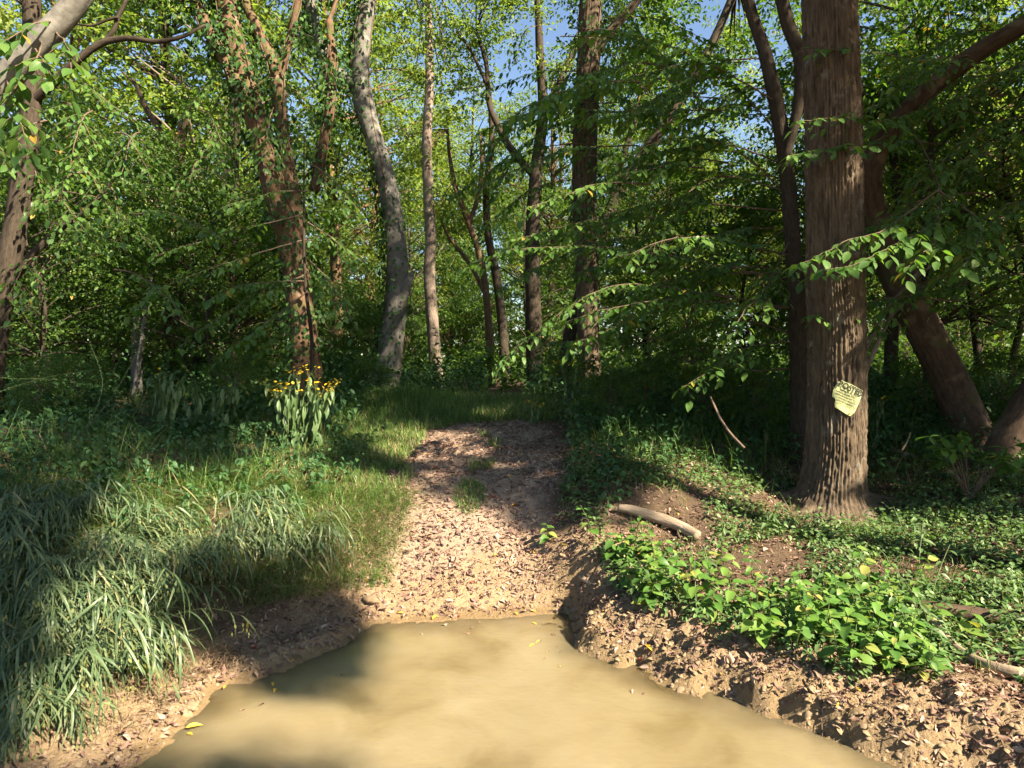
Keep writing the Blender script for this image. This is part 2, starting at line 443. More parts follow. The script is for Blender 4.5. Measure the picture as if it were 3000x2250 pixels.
M['grass'] = leafmat('grass blade', [(0, (.055, .12, .03)), (.5, (.10, .185, .04)), (.85, (.16, .23, .06)), (.93, (.28, .25, .11)), (1, (.36, .28, .16))], trans=.35, tcol=(1.3, 1.35, .5))
M['oats'] = leafmat('river oats blade', [(0, (.055, .095, .045)), (.6, (.09, .135, .06)), (.92, (.14, .175, .08)), (1, (.26, .22, .11))], trans=.28, tcol=(1.2, 1.25, .6), rough=.42)
M['oats_o'] = leafmat('river oats blade single', [(0, (.055, .095, .045)), (.6, (.09, .135, .06)), (.92, (.14, .175, .08)), (1, (.26, .22, .11))], trans=.28, tcol=(1.2, 1.25, .6), rough=.42, src='obj')
M['seed'] = leafmat('seed head', [(0, (.13, .16, .055)), (1, (.22, .215, .08))], trans=.3)
M['bright_o'] = leafmat('clearweed leaf single', [(0, (.055, .13, .03)), (.45, (.10, .205, .036)), (.85, (.15, .25, .05)), (1, (.27, .26, .07))], trans=.38, tcol=(1.25, 1.3, .45), rough=.45, spec=.35, src='obj')
M['wing_o'] = leafmat('wingstem leaf single', [(0, (.06, .11, .038)), (.6, (.085, .14, .05)), (1, (.115, .165, .06))], trans=.28, tcol=(1.2, 1.25, .5), src='obj')
M['cover'] = leafmat('ground cover leaf', [(0, (.05, .11, .035)), (.5, (.10, .175, .055)), (.85, (.16, .23, .09)), (1, (.22, .26, .13))], trans=.3)
M['yellow'] = leafmat('yellow petal', [(0, (.70, .46, .02)), (1, (.78, .56, .03))], trans=.3, tcol=(1, 1, .6))
M['litter'] = leafmat('dead leaf', [(0, (.085, .048, .038)), (.3, (.165, .098, .075)), (.6, (.26, .165, .128)), (.88, (.38, .27, .21)), (.96, (.44, .33, .26)), (.985, (.5, .30, .04)), (1, (.34, .08, .03))], trans=.12, tcol=(1.2, 1, .7), rough=.6, spec=.25)
M['litter_o'] = leafmat('dead leaf single', [(0, (.11, .062, .043)), (.4, (.20, .12, .083)), (.8, (.31, .21, .15)), (1, (.38, .28, .21))], trans=.12, tcol=(1.2, 1, .7), rough=.6, spec=.25, src='obj')
M['litter_y'] = leafmat('yellow dead leaf', [(0, (.55, .33, .03)), (1, (.62, .42, .06))], trans=.2, tcol=(1, 1, .6), src='obj')
M['straw'] = leafmat('dead grass stem', [(0, (.20, .135, .075)), (1, (.38, .28, .17))], trans=.1)
M['stem'] = leafmat('green stem', [(0, (.07, .10, .035)), (1, (.11, .13, .05))], trans=.0)
M['twig'] = barkmat('twig bark', (.075, .05, .035), (.16, .115, .085), sc=20)
M['bark_big'] = barkmat('furrowed bark', (.022, .017, .012), (.138, .100, .067), (.17, .148, .12), sc=8, stretch=.12, patch=.60, bump=.8)
M['bark_grey'] = barkmat('grey beech bark', (.085, .078, .068), (.17, .158, .138), (.235, .222, .20), sc=5, stretch=.8, patch=.54, bump=.35)
M['bark_brown'] = barkmat('brown bark', (.055, .034, .021), (.165, .100, .060), (.19, .135, .088), sc=7, stretch=.25, patch=.58, bump=.7, moss=(.09, .085, .03))
M['bark_dark'] = barkmat('dark bark', (.020, .016, .012), (.066, .050, .036), sc=8, stretch=.3, bump=.6)
M['bark_pale'] = barkmat('pale birch bark', (.10, .073, .056), (.235, .185, .15), (.29, .25, .215), sc=8, stretch=.5, patch=.58)
M['bark_lean'] = barkmat('leaning trunk bark', (.035, .023, .016), (.10, .068, .047), (.15, .112, .080), sc=5, stretch=.35, patch=.56, bump=.7, moss=(.07, .07, .03))
M['wood'] = barkmat('weathered wood', (.085, .078, .072), (.17, .16, .15), sc=10, stretch=.15)
M['log'] = barkmat('weathered log', (.15, .11, .075), (.32, .25, .18), (.38, .31, .235), sc=7, stretch=.3)

# ground: mud, soil and leaf mould by vertex weights, broken up with noise
m, nt, out = newmat('forest ground')
col = N(nt, 'ShaderNodeAttribute', attribute_name='soil')
tc = N(nt, 'ShaderNodeTexCoord')
n1 = N(nt, 'ShaderNodeTexNoise'); n1.inputs['Scale'].default_value = 45; n1.inputs['Detail'].default_value = 8; n1.inputs['Roughness'].default_value = .7
nt.links.new(tc.outputs['Object'], n1.inputs['Vector'])
mr = N(nt, 'ShaderNodeMapRange'); mr.inputs[1].default_value = .25; mr.inputs[2].default_value = .75; mr.inputs[3].default_value = .68; mr.inputs[4].default_value = 1.25
nt.links.new(n1.outputs['Fac'], mr.inputs[0])
mx = N(nt, 'ShaderNodeMix', data_type='RGBA', blend_type='MULTIPLY'); mx.inputs[0].default_value = 1
nt.links.new(col.outputs['Color'], mx.inputs[6]); nt.links.new(mr.outputs[0], mx.inputs[7])
pb = N(nt, 'ShaderNodeBsdfPrincipled'); pb.inputs['Specular IOR Level'].default_value = .25
wet = N(nt, 'ShaderNodeMapRange'); wet.inputs[3].default_value = .92; wet.inputs[4].default_value = .45
nt.links.new(col.outputs['Alpha'], wet.inputs[0]); nt.links.new(wet.outputs[0], pb.inputs['Roughness'])
nt.links.new(mx.outputs[2], pb.inputs['Base Color'])
bp = N(nt, 'ShaderNodeBump'); bp.inputs['Strength'].default_value = .9; bp.inputs['Distance'].default_value = .03
nt.links.new(n1.outputs['Fac'], bp.inputs['Height']); nt.links.new(bp.outputs[0], pb.inputs['Normal']); nt.links.new(pb.outputs[0], out.inputs['Surface'])
M['ground'] = m

# muddy water: suspended silt, clear over the shallowest edge, thin ripples
m, nt, out = newmat('muddy water')
dep = N(nt, 'ShaderNodeAttribute', attribute_name='depth')
tc = N(nt, 'ShaderNodeTexCoord')
nz = N(nt, 'ShaderNodeTexNoise'); nz.inputs['Scale'].default_value = 1.7; nz.inputs['Detail'].default_value = 7; nz.inputs['Distortion'].default_value = .6; nt.links.new(tc.outputs['Object'], nz.inputs['Vector'])
rc = ramp(nt, [(.25, (.135, .102, .048)), (.45, (.198, .158, .088)), (.7, (.236, .194, .118))]); nt.links.new(nz.outputs['Fac'], rc.inputs['Fac'])
pb = N(nt, 'ShaderNodeBsdfPrincipled'); pb.inputs['Roughness'].default_value = .025; pb.inputs['IOR'].default_value = 1.33; pb.inputs['Specular IOR Level'].default_value = .75
nt.links.new(rc.outputs['Color'], pb.inputs['Base Color'])
pb.inputs['Subsurface Weight'].default_value = 1.0; pb.inputs['Subsurface Radius'].default_value = (1.0, .8, .5); pb.inputs['Subsurface Scale'].default_value = .045
wv = N(nt, 'ShaderNodeTexNoise'); wv.inputs['Scale'].default_value = 16; wv.inputs['Detail'].default_value = 3
mp = N(nt, 'ShaderNodeMapping'); mp.inputs['Scale'].default_value = (1, 1.5, 1); nt.links.new(tc.outputs['Object'], mp.inputs['Vector']); nt.links.new(mp.outputs['Vector'], wv.inputs['Vector'])
bp = N(nt, 'ShaderNodeBump'); bp.inputs['Strength'].default_value = .14; bp.inputs['Distance'].default_value = .02
nt.links.new(wv.outputs['Fac'], bp.inputs['Height']); nt.links.new(bp.outputs[0], pb.inputs['Normal'])
tr = N(nt, 'ShaderNodeBsdfTransparent'); tr.inputs['Color'].default_value = (.92, .84, .66, 1)
gl = N(nt, 'ShaderNodeBsdfGlossy'); gl.inputs['Roughness'].default_value = .07; nt.links.new(bp.outputs[0], gl.inputs['Normal'])
fr = N(nt, 'ShaderNodeFresnel'); fr.inputs['IOR'].default_value = 1.33; nt.links.new(bp.outputs[0], fr.inputs['Normal'])
clear = N(nt, 'ShaderNodeMixShader'); nt.links.new(fr.outputs[0], clear.inputs[0]); nt.links.new(tr.outputs[0], clear.inputs[1]); nt.links.new(gl.outputs[0], clear.inputs[2])
mr = N(nt, 'ShaderNodeMapRange', interpolation_type='SMOOTHSTEP'); mr.inputs[1].default_value = .0; mr.inputs[2].default_value = .09; mr.inputs[3].default_value = .45; mr.inputs[4].default_value = .98
nt.links.new(dep.outputs['Fac'], mr.inputs[0])
mx = N(nt, 'ShaderNodeMixShader'); nt.links.new(mr.outputs[0], mx.inputs[0]); nt.links.new(clear.outputs[0], mx.inputs[1]); nt.links.new(pb.outputs[0], mx.inputs[2]); nt.links.new(mx.outputs[0], out.inputs['Surface'])
M['water'] = m

def plainmat(name, c, rough=.6):
    m, nt, out = newmat(name)
    pb = N(nt, 'ShaderNodeBsdfPrincipled'); pb.inputs['Roughness'].default_value = rough
    nz = N(nt, 'ShaderNodeTexNoise'); nz.inputs['Scale'].default_value = 14; nz.inputs['Detail'].default_value = 5
    tc = N(nt, 'ShaderNodeTexCoord'); nt.links.new(tc.outputs['Object'], nz.inputs['Vector'])
    r = ramp(nt, [(.3, tuple(x * .78 for x in c)), (.7, c)]); nt.links.new(nz.outputs['Fac'], r.inputs['Fac'])
    nt.links.new(r.outputs['Color'], pb.inputs['Base Color']); nt.links.new(pb.outputs[0], out.inputs['Surface'])
    return m
M['paper'] = plainmat('faded yellow sign sheet', (.45, .47, .21))
M['ink'] = plainmat('faded black print', (.018, .018, .012))
M['nail'] = plainmat('rusty nail', (.12, .07, .05))

# ------------------------------------------------------------------ ground and water
def spaced(lo, hi, a, b, step, grow=1.22):
    mid = np.arange(a, b + step / 2, step)
    up, s, x = [], step, mid[-1]
    while x < hi: s *= grow; x += s; up.append(x)
    dn, s, x = [], step, mid[0]
    while x > lo: s *= grow; x -= s; dn.append(x)
    return np.r_[dn[::-1], mid, up]
gx = spaced(-400, 400, -4.6, 5.2, .032)
gy = spaced(-200, 600, 2.7, 10.4, .032)
GX, GY = np.meshgrid(gx, gy)
GZ = ground(GX, GY)
mb = MB()
nx, ny = len(gx), len(gy)
i, j = np.meshgrid(np.arange(ny - 1), np.arange(nx - 1), indexing='ij')
a = (i * nx + j)
mb.add(np.stack([GX, GY, GZ], -1).reshape(-1, 3), f4=np.stack([a, a + 1, a + nx + 1, a + nx], -1).reshape(-1, 4))
me = mb.mesh('ground', M['ground'], smooth_shade=True)
sdg = shore_dist(GX.ravel(), GY.ravel()); X, Y, Z = GX.ravel(), GY.ravel(), GZ.ravel()
mud = np.array([.265, .185, .108]); soil = np.array([.085, .056, .034]); path = np.array([.285, .207, .15]); wetc = np.array([.19, .128, .06])
w_mud = np.clip((1 - smooth(.35, 1.1, sdg + (fbm(X * 2, Y * 2, 4) - .5) * .9)), 0, 1)
w_path = (1 - smooth(.75, 1.1, path_u(X, Y) + (fbm(X * 3, Y * 3, 14) - .5) * .5)) * (1 - smooth(9.5, 11, Y))
c = soil[None] * (1 - w_path[:, None]) + path[None] * w_path[:, None]
c = c * (1 - w_mud[:, None]) + mud[None] * w_mud[:, None]
c *= (.82 + .36 * fbm(X * 9, Y * 9, 77, 3))[:, None]
w_wet = np.maximum(1 - smooth(.012, .05, Z + (fbm(X * 8, Y * 8, 6, 2) - .5) * .03), .8 * (1 - smooth(.05, .42, sdg + (fbm(X * 5, Y * 5, 16, 3) - .5) * .35)) * (X > .3))
c = c * (1 - .75 * w_wet[:, None]) + wetc[None] * .75 * w_wet[:, None]
at = me.attributes.new('soil', 'FLOAT_COLOR', 'POINT')
at.data.foreach_set('color', np.c_[c, w_wet].astype(np.float32).ravel())
o = obj('ground', me, kind='structure'); o['label'] = 'forest floor with a dirt ramp and muddy creek banks'

wx = np.r_[np.linspace(-40, -3.3, 20), np.arange(-3.2, 3.6, .05), np.linspace(3.7, 40, 20)]
wy = np.r_[np.linspace(-.8, 2.9, 12), np.arange(3.0, 6.2, .05)]
WX, WY = np.meshgrid(wx, wy)
mb = MB(); nx, ny = len(wx), len(wy)
i, j = np.meshgrid(np.arange(ny - 1), np.arange(nx - 1), indexing='ij'); a = i * nx + j
mb.add(np.stack([WX, WY, 0 * WX], -1).reshape(-1, 3), f4=np.stack([a, a + 1, a + nx + 1, a + nx], -1).reshape(-1, 4))
me = mb.mesh('creek_water', M['water'], smooth_shade=True)
at = me.attributes.new('depth', 'FLOAT', 'POINT'); at.data.foreach_set('value', (-ground(WX, WY)).ravel().astype(np.float32))
o = obj('water', me, kind='structure'); o['label'] = 'muddy tan creek water at the ford'

# ------------------------------------------------------------------ foliage helpers
L4 = leaf4(); L7 = leaf7()
def rand_axis(n, flat=.35):
    th = R.uniform(0, 2 * math.pi, n)
    return nrm(np.stack([np.cos(th), np.sin(th), R.normal(-.25, flat, n)], -1))
def rand_up(n, tilt=.45):
    return nrm(np.stack([R.normal(0, tilt, n), R.normal(0, tilt, n), np.ones(n)], -1))

def clumps(mb, centers, n_each, size, leaf, flat=.4, tpl=L4, tint=(0, 1), tilt=.5, cull=False):
    """Leaves gathered in flattened sprays round the given centres."""
    k = len(centers)
    if not k: return
    sz = size * R.uniform(.65, 1.3, k)
    c = np.repeat(centers, n_each, 0); s = np.repeat(sz, n_each)
    off = nrm(R.normal(size=(len(c), 3))) * (R.uniform(0, 1, len(c)) ** .55)[:, None]
    off[:, 2] *= flat
    slope = np.repeat(R.normal(0, .25, (k, 2)), n_each, 0)
    off[:, 2] += (off[:, :2] * slope).sum(1)
    p = c + off * s[:, None]
    ax = nrm(off * [1, 1, .3] + R.normal(0, .45, off.shape) + [0, 0, -.25])
    t = np.clip(np.repeat(R.uniform(*tint, k), n_each) * .6 + R.uniform(*tint, len(c)) * .4 + (R.uniform(0, 1, len(c)) > .985) * .6, 0, 1)
    ok = np.ones(len(p), bool)
    if cull: ok = keep_sun(p)
    p, ax, t = p[ok], ax[ok], t[ok]
    stamp(mb, tpl[0], tpl[1], frames(ax, rand_up(len(p), tilt)), leaf * R.uniform(.65, 1.3, len(p)), p, t)

def limb_to(mb, a, b, r0, r1, sag=.15, n=7, nseg=6):
    a = np.asarray(a, float); b = np.asarray(b, float)
    m = a * .5 + b * .5 + np.array([0, 0, sag]) * np.linalg.norm(b - a) + R.normal(0, .06, 3) * np.linalg.norm(b - a)
    t = np.linspace(0, 1, n)[:, None]
    p = (1 - t) ** 2 * a + 2 * t * (1 - t) * m + t * t * b
    tube(mb, p, np.linspace(r0, r1, n), nseg)

def crown_centers(n, c, rad, hollow=.35):
    q = nrm(R.normal(size=(n * 3, 3))) * (R.uniform(hollow, 1, n * 3) ** .6)[:, None]
    dens = fbm(q[:, 0] * 2.2 + 7 + q[:, 2], q[:, 1] * 2.2 + 3 + q[:, 2] * 1.7, int(R.integers(999)), 2)
    q = q[np.argsort(-dens)[:n * 2]]
    q = q[R.permutation(len(q))[:n]]
    return np.asarray(c) + q * np.asarray(rad)

# ------------------------------------------------------------------ leafy trees of the wood behind: a few kinds, then copies
def tree_kind(h, r0, crown_lo, rad, nclump, nleaf, leaf, mat, bark, bend=.5, size=.62):
    root = empty('forest_tree', 'leafy tree', 'tree', (0, 0, 0))
    pts = np.array([(0, 0, -.3, r0 * 1.25), (R.normal(0, .1), R.normal(0, .1), .5, r0), (R.normal(0, bend * .4), R.normal(0, bend * .4), h * .35, r0 * .8), (R.normal(0, bend), R.normal(0, bend), h * .7, r0 * .5), (R.normal(0, bend), R.normal(0, bend), h * .97, r0 * .12)])
    q = catmull(pts, 26)
    mb = MB(); tube(mb, q[:, :3], q[:, 3], 10, lump=.2, seed=int(R.integers(99)))
    cc = crown_centers(nclump, (0, 0, (h + crown_lo) / 2), (rad, rad, (h - crown_lo) / 2))
    lo = MB()
    for k in range(0, nclump, 3):
        c = cc[k]; zi = np.clip(c[2] - .35 * np.hypot(c[0], c[1]) - .3, h * .18, h * .93)
        b = q[np.argmin(abs(q[:, 2] - zi))]
        limb_to(lo, b[:3], c, min(b[3] * .45, .012 + .014 * np.linalg.norm(c - b[:3])), .008)
    mf = MB(); clumps(mf, cc, nleaf, size, leaf)
    obj('trunk', mb.mesh('trunk', bark, smooth_shade=True), root)
    obj('branches', lo.mesh('branches', bark, smooth_shade=True), root, 'stuff')
    obj('crown', mf.mesh('crown', mat), root, 'stuff')
    return root
KINDS = [tree_kind(15, .17, 3.0, 3.7, 190, 85, .135, M['canopy'], M['bark_brown']), tree_kind(17, .20, 5.0, 4.0, 200, 85, .14, M['canopy'], M['bark_dark']), tree_kind(12, .13, 1.8, 3.1, 170, 85, .125, M['canopy'], M['bark_pale'], .8)]
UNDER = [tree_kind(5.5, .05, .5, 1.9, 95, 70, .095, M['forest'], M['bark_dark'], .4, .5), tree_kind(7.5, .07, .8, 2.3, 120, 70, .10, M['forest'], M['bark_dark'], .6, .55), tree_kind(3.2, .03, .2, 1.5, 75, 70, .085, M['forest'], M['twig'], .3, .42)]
def zone(x):
    for lim, s in ((330, 'left of the wooden ladder'), (620, 'behind the wooden ladder and snag'), (1010, 'behind the ivy clad leaning trunks'), (1240, 'behind the curved grey trunk'), (1660, 'beyond the end of the dirt path'), (2060, 'behind the sunlit brown trunk right of the path'), (2420, 'behind the leafy sprays left of the signed tree'), (9999, 'right of the signed tree in the back')):
        if x < lim: return s
placed = []
def scatter(kinds, n, y0, y1, gap, sc, what, group, avoid=None):
    made = 0
    for tries in range(6000):
        if made >= n: break
        y = y0 + (y1 - y0) * R.uniform(0, 1) ** .8
        x = R.uniform(-.86, .86) * y
        if any((x - a) ** 2 + (y - b) ** 2 < gap * gap for a, b in placed): continue
        if avoid and avoid(x, y): continue
        placed.append((x, y))
        px = 1500 + x / y * F
        src = kinds[int(R.integers(len(kinds)))]
        ki_ = kinds.index(src); kn_ = ('brown trunked', 'dark trunked', 'pale trunked')[ki_] if kinds is KINDS else ('mid height', 'taller', 'low')[ki_]
        fr_ = 'nearer' if y < y0 + (y1 - y0) * .3 else 'farther'
        copy_tree(src, (x, y, gz(x, y) - .05), R.uniform(0, 6.28), R.uniform(*sc), f'{fr_} {kn_} {what} {zone(px)}', f'{group} {zone(px)}')
        made += 1
# sparse where the sky shows over the path
for x_, d_, k_, s_, lab in [(215, 23, 0, 1.3, 'tall brown trunked tree behind the long bare limb at upper left'), (480, 24.5, 1, 1.25, 'tall dark trunked tree rising straight behind the broken snag'), (640, 22.5, 2, 1.5, 'tall pale trunked tree left of the ivy clad stems'), (980, 25, 0, 1.25, 'tall brown trunked tree between ivy clad and grey trunks'), (2650, 24, 1, 1.2, 'tall dark tree in the gap behind the bent leaning trunk'), (2900, 26, 0, 1.3, 'tall tree behind the bent limb at upper right')]:
    x = (x_ - 1500) / F * d_; placed.append((x, d_)); copy_tree(KINDS[k_], (x, d_, gz(x, d_) - .05), R.uniform(0, 6.28), s_, lab, 'tall trees standing out of the wood')
GLADES = [(1.5, 13.4, 2.0), (-1, 25, 2.6), (-8, 22, 2.0), (-4.5, 24, 1.7), (5, 26, 1.8)]  # scattered trees stay out of the sun's way to these spots
sh_ = S[:2] / np.linalg.norm(S[:2])
def shades_glade(x, y):
    return any(1 < (x - a) * sh_[0] + (y - b) * sh_[1] < 14 and abs((x - a) * -sh_[1] + (y - b) * sh_[0]) < w for a, b, w in GLADES)
scatter(KINDS, 74, 22.5, 62, 2.4, (.85, 1.25), 'tall tree', 'tall trees', lambda x, y: ((1080 < 1500 + x / y * F < 2000) and R.uniform() < .2) or (x > .30 * y and y < 30) or shades_glade(x, y))
for x_, d_, k_, s_, lab in [(150, 12.6, 0, 1.0, 'bushy shaded tree right of the thick mossy trunk'), (330, 16.0, 1, .9, 'broad shaded understory tree above the wooden ladder'), (560, 13.6, 0, .9, 'bushy tree filling the gap between snag and ivy clad trunk'), (705, 14.6, 1, 1.0, 'shaded tree just left of the ivy clad trunk'), (250, 15.5, 1, .9, 'leafy tree standing furthest back left of the ladder'), (40, 14, 1, .9, 'dark bushy tree behind the mossy trunk'),
        (2200, 14.4, 0, 1.0, 'bushy tree close behind the forked dark trunk'), (2740, 11.4, 1, .9, 'bushy tree behind the leaning brown trunk'), (2960, 12.2, 0, 1.2, 'shaded bush tree above the slanting trunk'), (1880, 15.6, 1, .8, 'shaded leafy tree right of the sunlit brown trunk'), (2480, 13.2, 1, 1.0, 'leafy tree hidden behind the signed trunk'), (2060, 13.6, 2, 1.3, 'low bush behind the drooping leafy sprays'), (2850, 14.5, 1, 1.2, 'tall bushy tree at the back right'),
        (90, 11.4, 0, .8, 'dark bush close behind the mossy trunk'), (620, 12.4, 0, .85, 'dark bush between the snag and the sapling'),
        (1775, 8.7, 2, .30, 'low dark shrub at the right edge of the path top'), (1905, 8.9, 2, .34, 'low dark shrub between the path and leaning stick'), (2060, 8.7, 2, .30, 'low dark shrub beside the thin leaning stick'), (2200, 8.6, 2, .33, 'low dark shrub at the foot of the forked trunk'), (1660, 10.6, 2, .36, 'low dark shrub in front of the sunlit brown trunk'), (2030, 10.2, 2, .42, 'dark shrub under the drooping leafy sprays'),
        (220, 9.2, 2, .32, 'low dark shrub among weeds before the ladder'), (130, 8.6, 2, .30, 'low dark shrub at the left edge above the oats'), (690, 10.0, 2, .34, 'low dark shrub left of the big wingstem'), (1090, 11.0, 2, .30, 'low dark shrub at the foot of the curved grey trunk'), (2700, 9.2, 2, .34, 'low dark shrub behind the reddish dead branch'), (2960, 8.6, 2, .36, 'low dark shrub behind the slanting trunk')]:
    x = (x_ - 1500) / F * d_; placed.append((x, d_)); copy_tree(UNDER[k_], (x, d_, gz(x, d_) - .05), R.uniform(0, 6.28), s_, lab, 'understory trees near the bank')
scatter(UNDER, 44, 14.5, 24, 1.5, (.55, .95), 'understory tree', 'understory trees', lambda x, y: (abs(x + .2) < 1.6 and y < 18) or shades_glade(x, y) or 1200 < 1500 + x / y * F < 1620)
scatter(UNDER, 16, 27, 38, 1.2, (.9, 1.4), 'sunlit bushy tree', 'sunlit bushes', lambda x, y: not 1150 < 1500 + x / y * F < 1760)
# the mass of the wood far behind, too far to tell one tree from the next
n_ = 1500
th_ = R.uniform(-.75, .75, n_); rr_ = R.uniform(52, 78, n_)
cc_ = np.stack([np.sin(th_) * rr_, np.cos(th_) * rr_, 1.3 + 13 * R.uniform(0, 1, n_) ** 1.3 * (.55 + .6 * vnoise(th_ * 14, rr_ * .1, 4))], -1)
mf_ = MB(); clumps(mf_, cc_, 42, 1.6, .48, flat=.7)
o = obj('distant_wood', mf_.mesh('distant_wood', M['canopy']), kind='stuff'); o['label'] = 'far wood closing the view behind the trunks'; o['category'] = 'wood'  # bright canopy leaf colour makes the far wood look sunlit
for k in KINDS + UNDER:
    for ch in list(k.children): bpy.data.objects.remove(ch)
    bpy.data.objects.remove(k)


# ------------------------------------------------------------------ the trees that stand out
def px_stem(pts, d, n=40):
    """Photo pixels (x, y, width) at depth d -> centre line with radii."""
    out = []
    for k, p in enumerate(pts):
        dd = d if np.isscalar(d) else d[k]
        q = P(p[0], p[1], dd); out.append((*q, p[2] * .5 / F * dd))
    return catmull(np.array(out), n)

def main_tree(name, label, cat, trunk, d, bark, branches=(), nseg=18, n=60, ridge=0., ridge_n=22, lump=.14, flare=1.0, seed=1, crown=None, crown_mat='canopy', sink=.25, leafn=70, leaf=.12):
    q = px_stem(trunk, d, n)
    x, y = q[0][0], q[0][1]
    g = gz(x, y)
    base = np.array([x, y, g])
    if flare > 1:
        h = q[:, 2] - g
        q[:, 3] *= 1 + (flare - 1) * np.exp(-np.clip(h, 0, 9) / .16)
    q = np.vstack([np.r_[q[0][:2] - (q[1] - q[0])[:2] * .5, min(g, q[0][2]) - sink, q[0][3] * 1.05], q])
    root = empty(name, label, cat, base)
    mb = MB(); tube(mb, q[:, :3], q[:, 3], nseg, ridge=ridge, ridge_n=ridge_n, lump=lump, seed=seed, cap=True)
    obj('trunk', mb.mesh('trunk', bark, base, True), root)
    stems = [q]
    for bpts, bd in branches:
        b = px_stem(bpts, bd, 26); stems.append(b)
        mb = MB(); tube(mb, b[:, :3], b[:, 3], 10, lump=.2, seed=seed + 7, cap=True)
        obj('branch', mb.mesh('branch', bark, base, True), root)
    if crown:
        c, rad, nc = crown
        cc = crown_centers(nc, c, rad, .2)
        cc = cc[keep_sun(cc, .15)]
        lo = MB()
        top = q[-1]
        for k in range(0, len(cc), 4):
            b = min((st[-1] for st in stems), key=lambda t: np.linalg.norm(t[:3] - cc[k]))
            limb_to(lo, b[:3], cc[k], min(.05, b[3] * .6), .008)
        if lo.n: obj('limbs', lo.mesh('limbs', bark, base, True), root, 'stuff')
        mf = MB(); clumps(mf, cc, leafn, .6, leaf, cull=True)
        obj('crown', mf.mesh('crown', M[crown_mat], base), root, 'stuff')
    return root, stems

T1, T1s = main_tree('signed_tree', 'big straight furrowed tree trunk carrying the yellow posted sign', 'tree',
    [(2432, 1505, 178), (2438, 1440, 164), (2446, 1340, 160), (2450, 1200, 156), (2452, 1050, 154), (2448, 850, 154), (2444, 600, 152), (2440, 350, 150), (2432, 100, 146), (2425, -150, 140), (2415, -500, 110)],
    7.0, M['bark_big'], nseg=220, n=420, ridge=.025, ridge_n=58, lump=.05, flare=1.75, seed=3, crown=((3.4, 7.2, 9.6), (4.4, 4.2, 2.6), 230))
T2, T2s = main_tree('forked_tree', 'dark slim forked tree growing tight behind the signed tree', 'tree',
    [(2350, 1440, 71), (2347, 1300, 60), (2342, 1100, 53), (2335, 900, 47), (2322, 700, 44), (2310, 550, 42), (2292, 400, 42), (2270, 280, 41), (2240, 150, 36), (2200, 30, 32), (2165, -150, 29)],
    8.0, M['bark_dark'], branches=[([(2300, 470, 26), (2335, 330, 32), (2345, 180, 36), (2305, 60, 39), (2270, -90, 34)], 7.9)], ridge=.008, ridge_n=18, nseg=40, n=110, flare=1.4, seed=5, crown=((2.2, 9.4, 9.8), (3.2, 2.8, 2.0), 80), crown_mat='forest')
T3, T3s = main_tree('leaning_tree', 'brown trunk leaning left behind the signed tree, then bending right', 'tree',
    [(2885, 1380, 128), (2835, 1240, 112), (2770, 1090, 102), (2700, 950, 98), (2640, 830, 95), (2580, 690, 88), (2545, 560, 74), (2570, 440, 66), (2650, 335, 60), (2750, 240, 56), (2870, 150, 52), (3020, 60, 48), (3250, -80, 42)],
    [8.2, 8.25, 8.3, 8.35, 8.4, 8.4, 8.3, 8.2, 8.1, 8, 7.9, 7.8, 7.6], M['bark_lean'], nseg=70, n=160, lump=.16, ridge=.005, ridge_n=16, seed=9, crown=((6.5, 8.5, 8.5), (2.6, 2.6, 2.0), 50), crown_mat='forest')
T4, _ = main_tree('slanting_tree', 'brown trunk slanting out of the frame beside the leafy shrub', 'tree',
    [(2915, 1345, 76), (2960, 1270, 86), (3020, 1180, 92), (3120, 1030, 95), (3250, 850, 92), (3400, 500, 85), (3500, 100, 70)], 7.4, M['bark_lean'], nseg=30, lump=.2, seed=12)
T5, T5s = main_tree('curved_grey_tree', 'tall curved smooth grey trunk with ivy, left of the path', 'tree',
    [(1128, 1150, 84), (1135, 1090, 74), (1150, 980, 68), (1165, 850, 66), (1160, 700, 60), (1140, 560, 56), (1110, 450, 54), (1078, 350, 54), (1060, 270, 58), (1056, 190, 52), (1062, 100, 48), (1076, 0, 46), (1090, -150, 40)],
    13.5, M['bark_grey'], branches=[([(1050, 250, 44), (1010, 230, 40), (965, 190, 40), (930, 110, 38), (905, 0, 36), (880, -150, 30)], 13.5), ([(1168, 900, 34), (1185, 850, 36), (1200, 815, 26), (1212, 795, 8)], 13.4)],
    nseg=36, n=120, lump=.22, flare=1.2, seed=15, crown=((-2.6, 13.8, 11.2), (3.2, 3, 2.2), 80))
T6, T6s = main_tree('ivy_clad_tree', 'brown leaning tree with three stems wrapped in ivy', 'tree',
    [(905, 1150, 92), (895, 1050, 78), (885, 930, 72), (868, 800, 70), (835, 660, 68), (795, 520, 66), (762, 400, 62), (725, 260, 60), (690, 130, 58), (655, -20, 54), (620, -200, 48)],
    11.0, M['bark_brown'], branches=[([(862, 780, 44), (865, 640, 46), (850, 520, 42), (832, 430, 40), (822, 330, 40), (812, 220, 38), (770, 120, 32), (705, -20, 28)], 11.2), ([(815, 230, 26), (840, 150, 24), (862, 60, 20), (880, -60, 18)], 11.2),
              ([(745, 340, 36), (690, 230, 38), (640, 140, 34), (595, 60, 32), (550, -60, 28)], 10.9), ([(920, 560, 30), (950, 420, 30), (968, 300, 30), (972, 180, 26), (965, 60, 22)], 11.8)],
    nseg=44, n=130, ridge=.010, ridge_n=20, lump=.16, flare=1.25, seed=19, crown=((-4.6, 11.2, 9.6), (3.2, 2.6, 2.0), 80), crown_mat='forest')
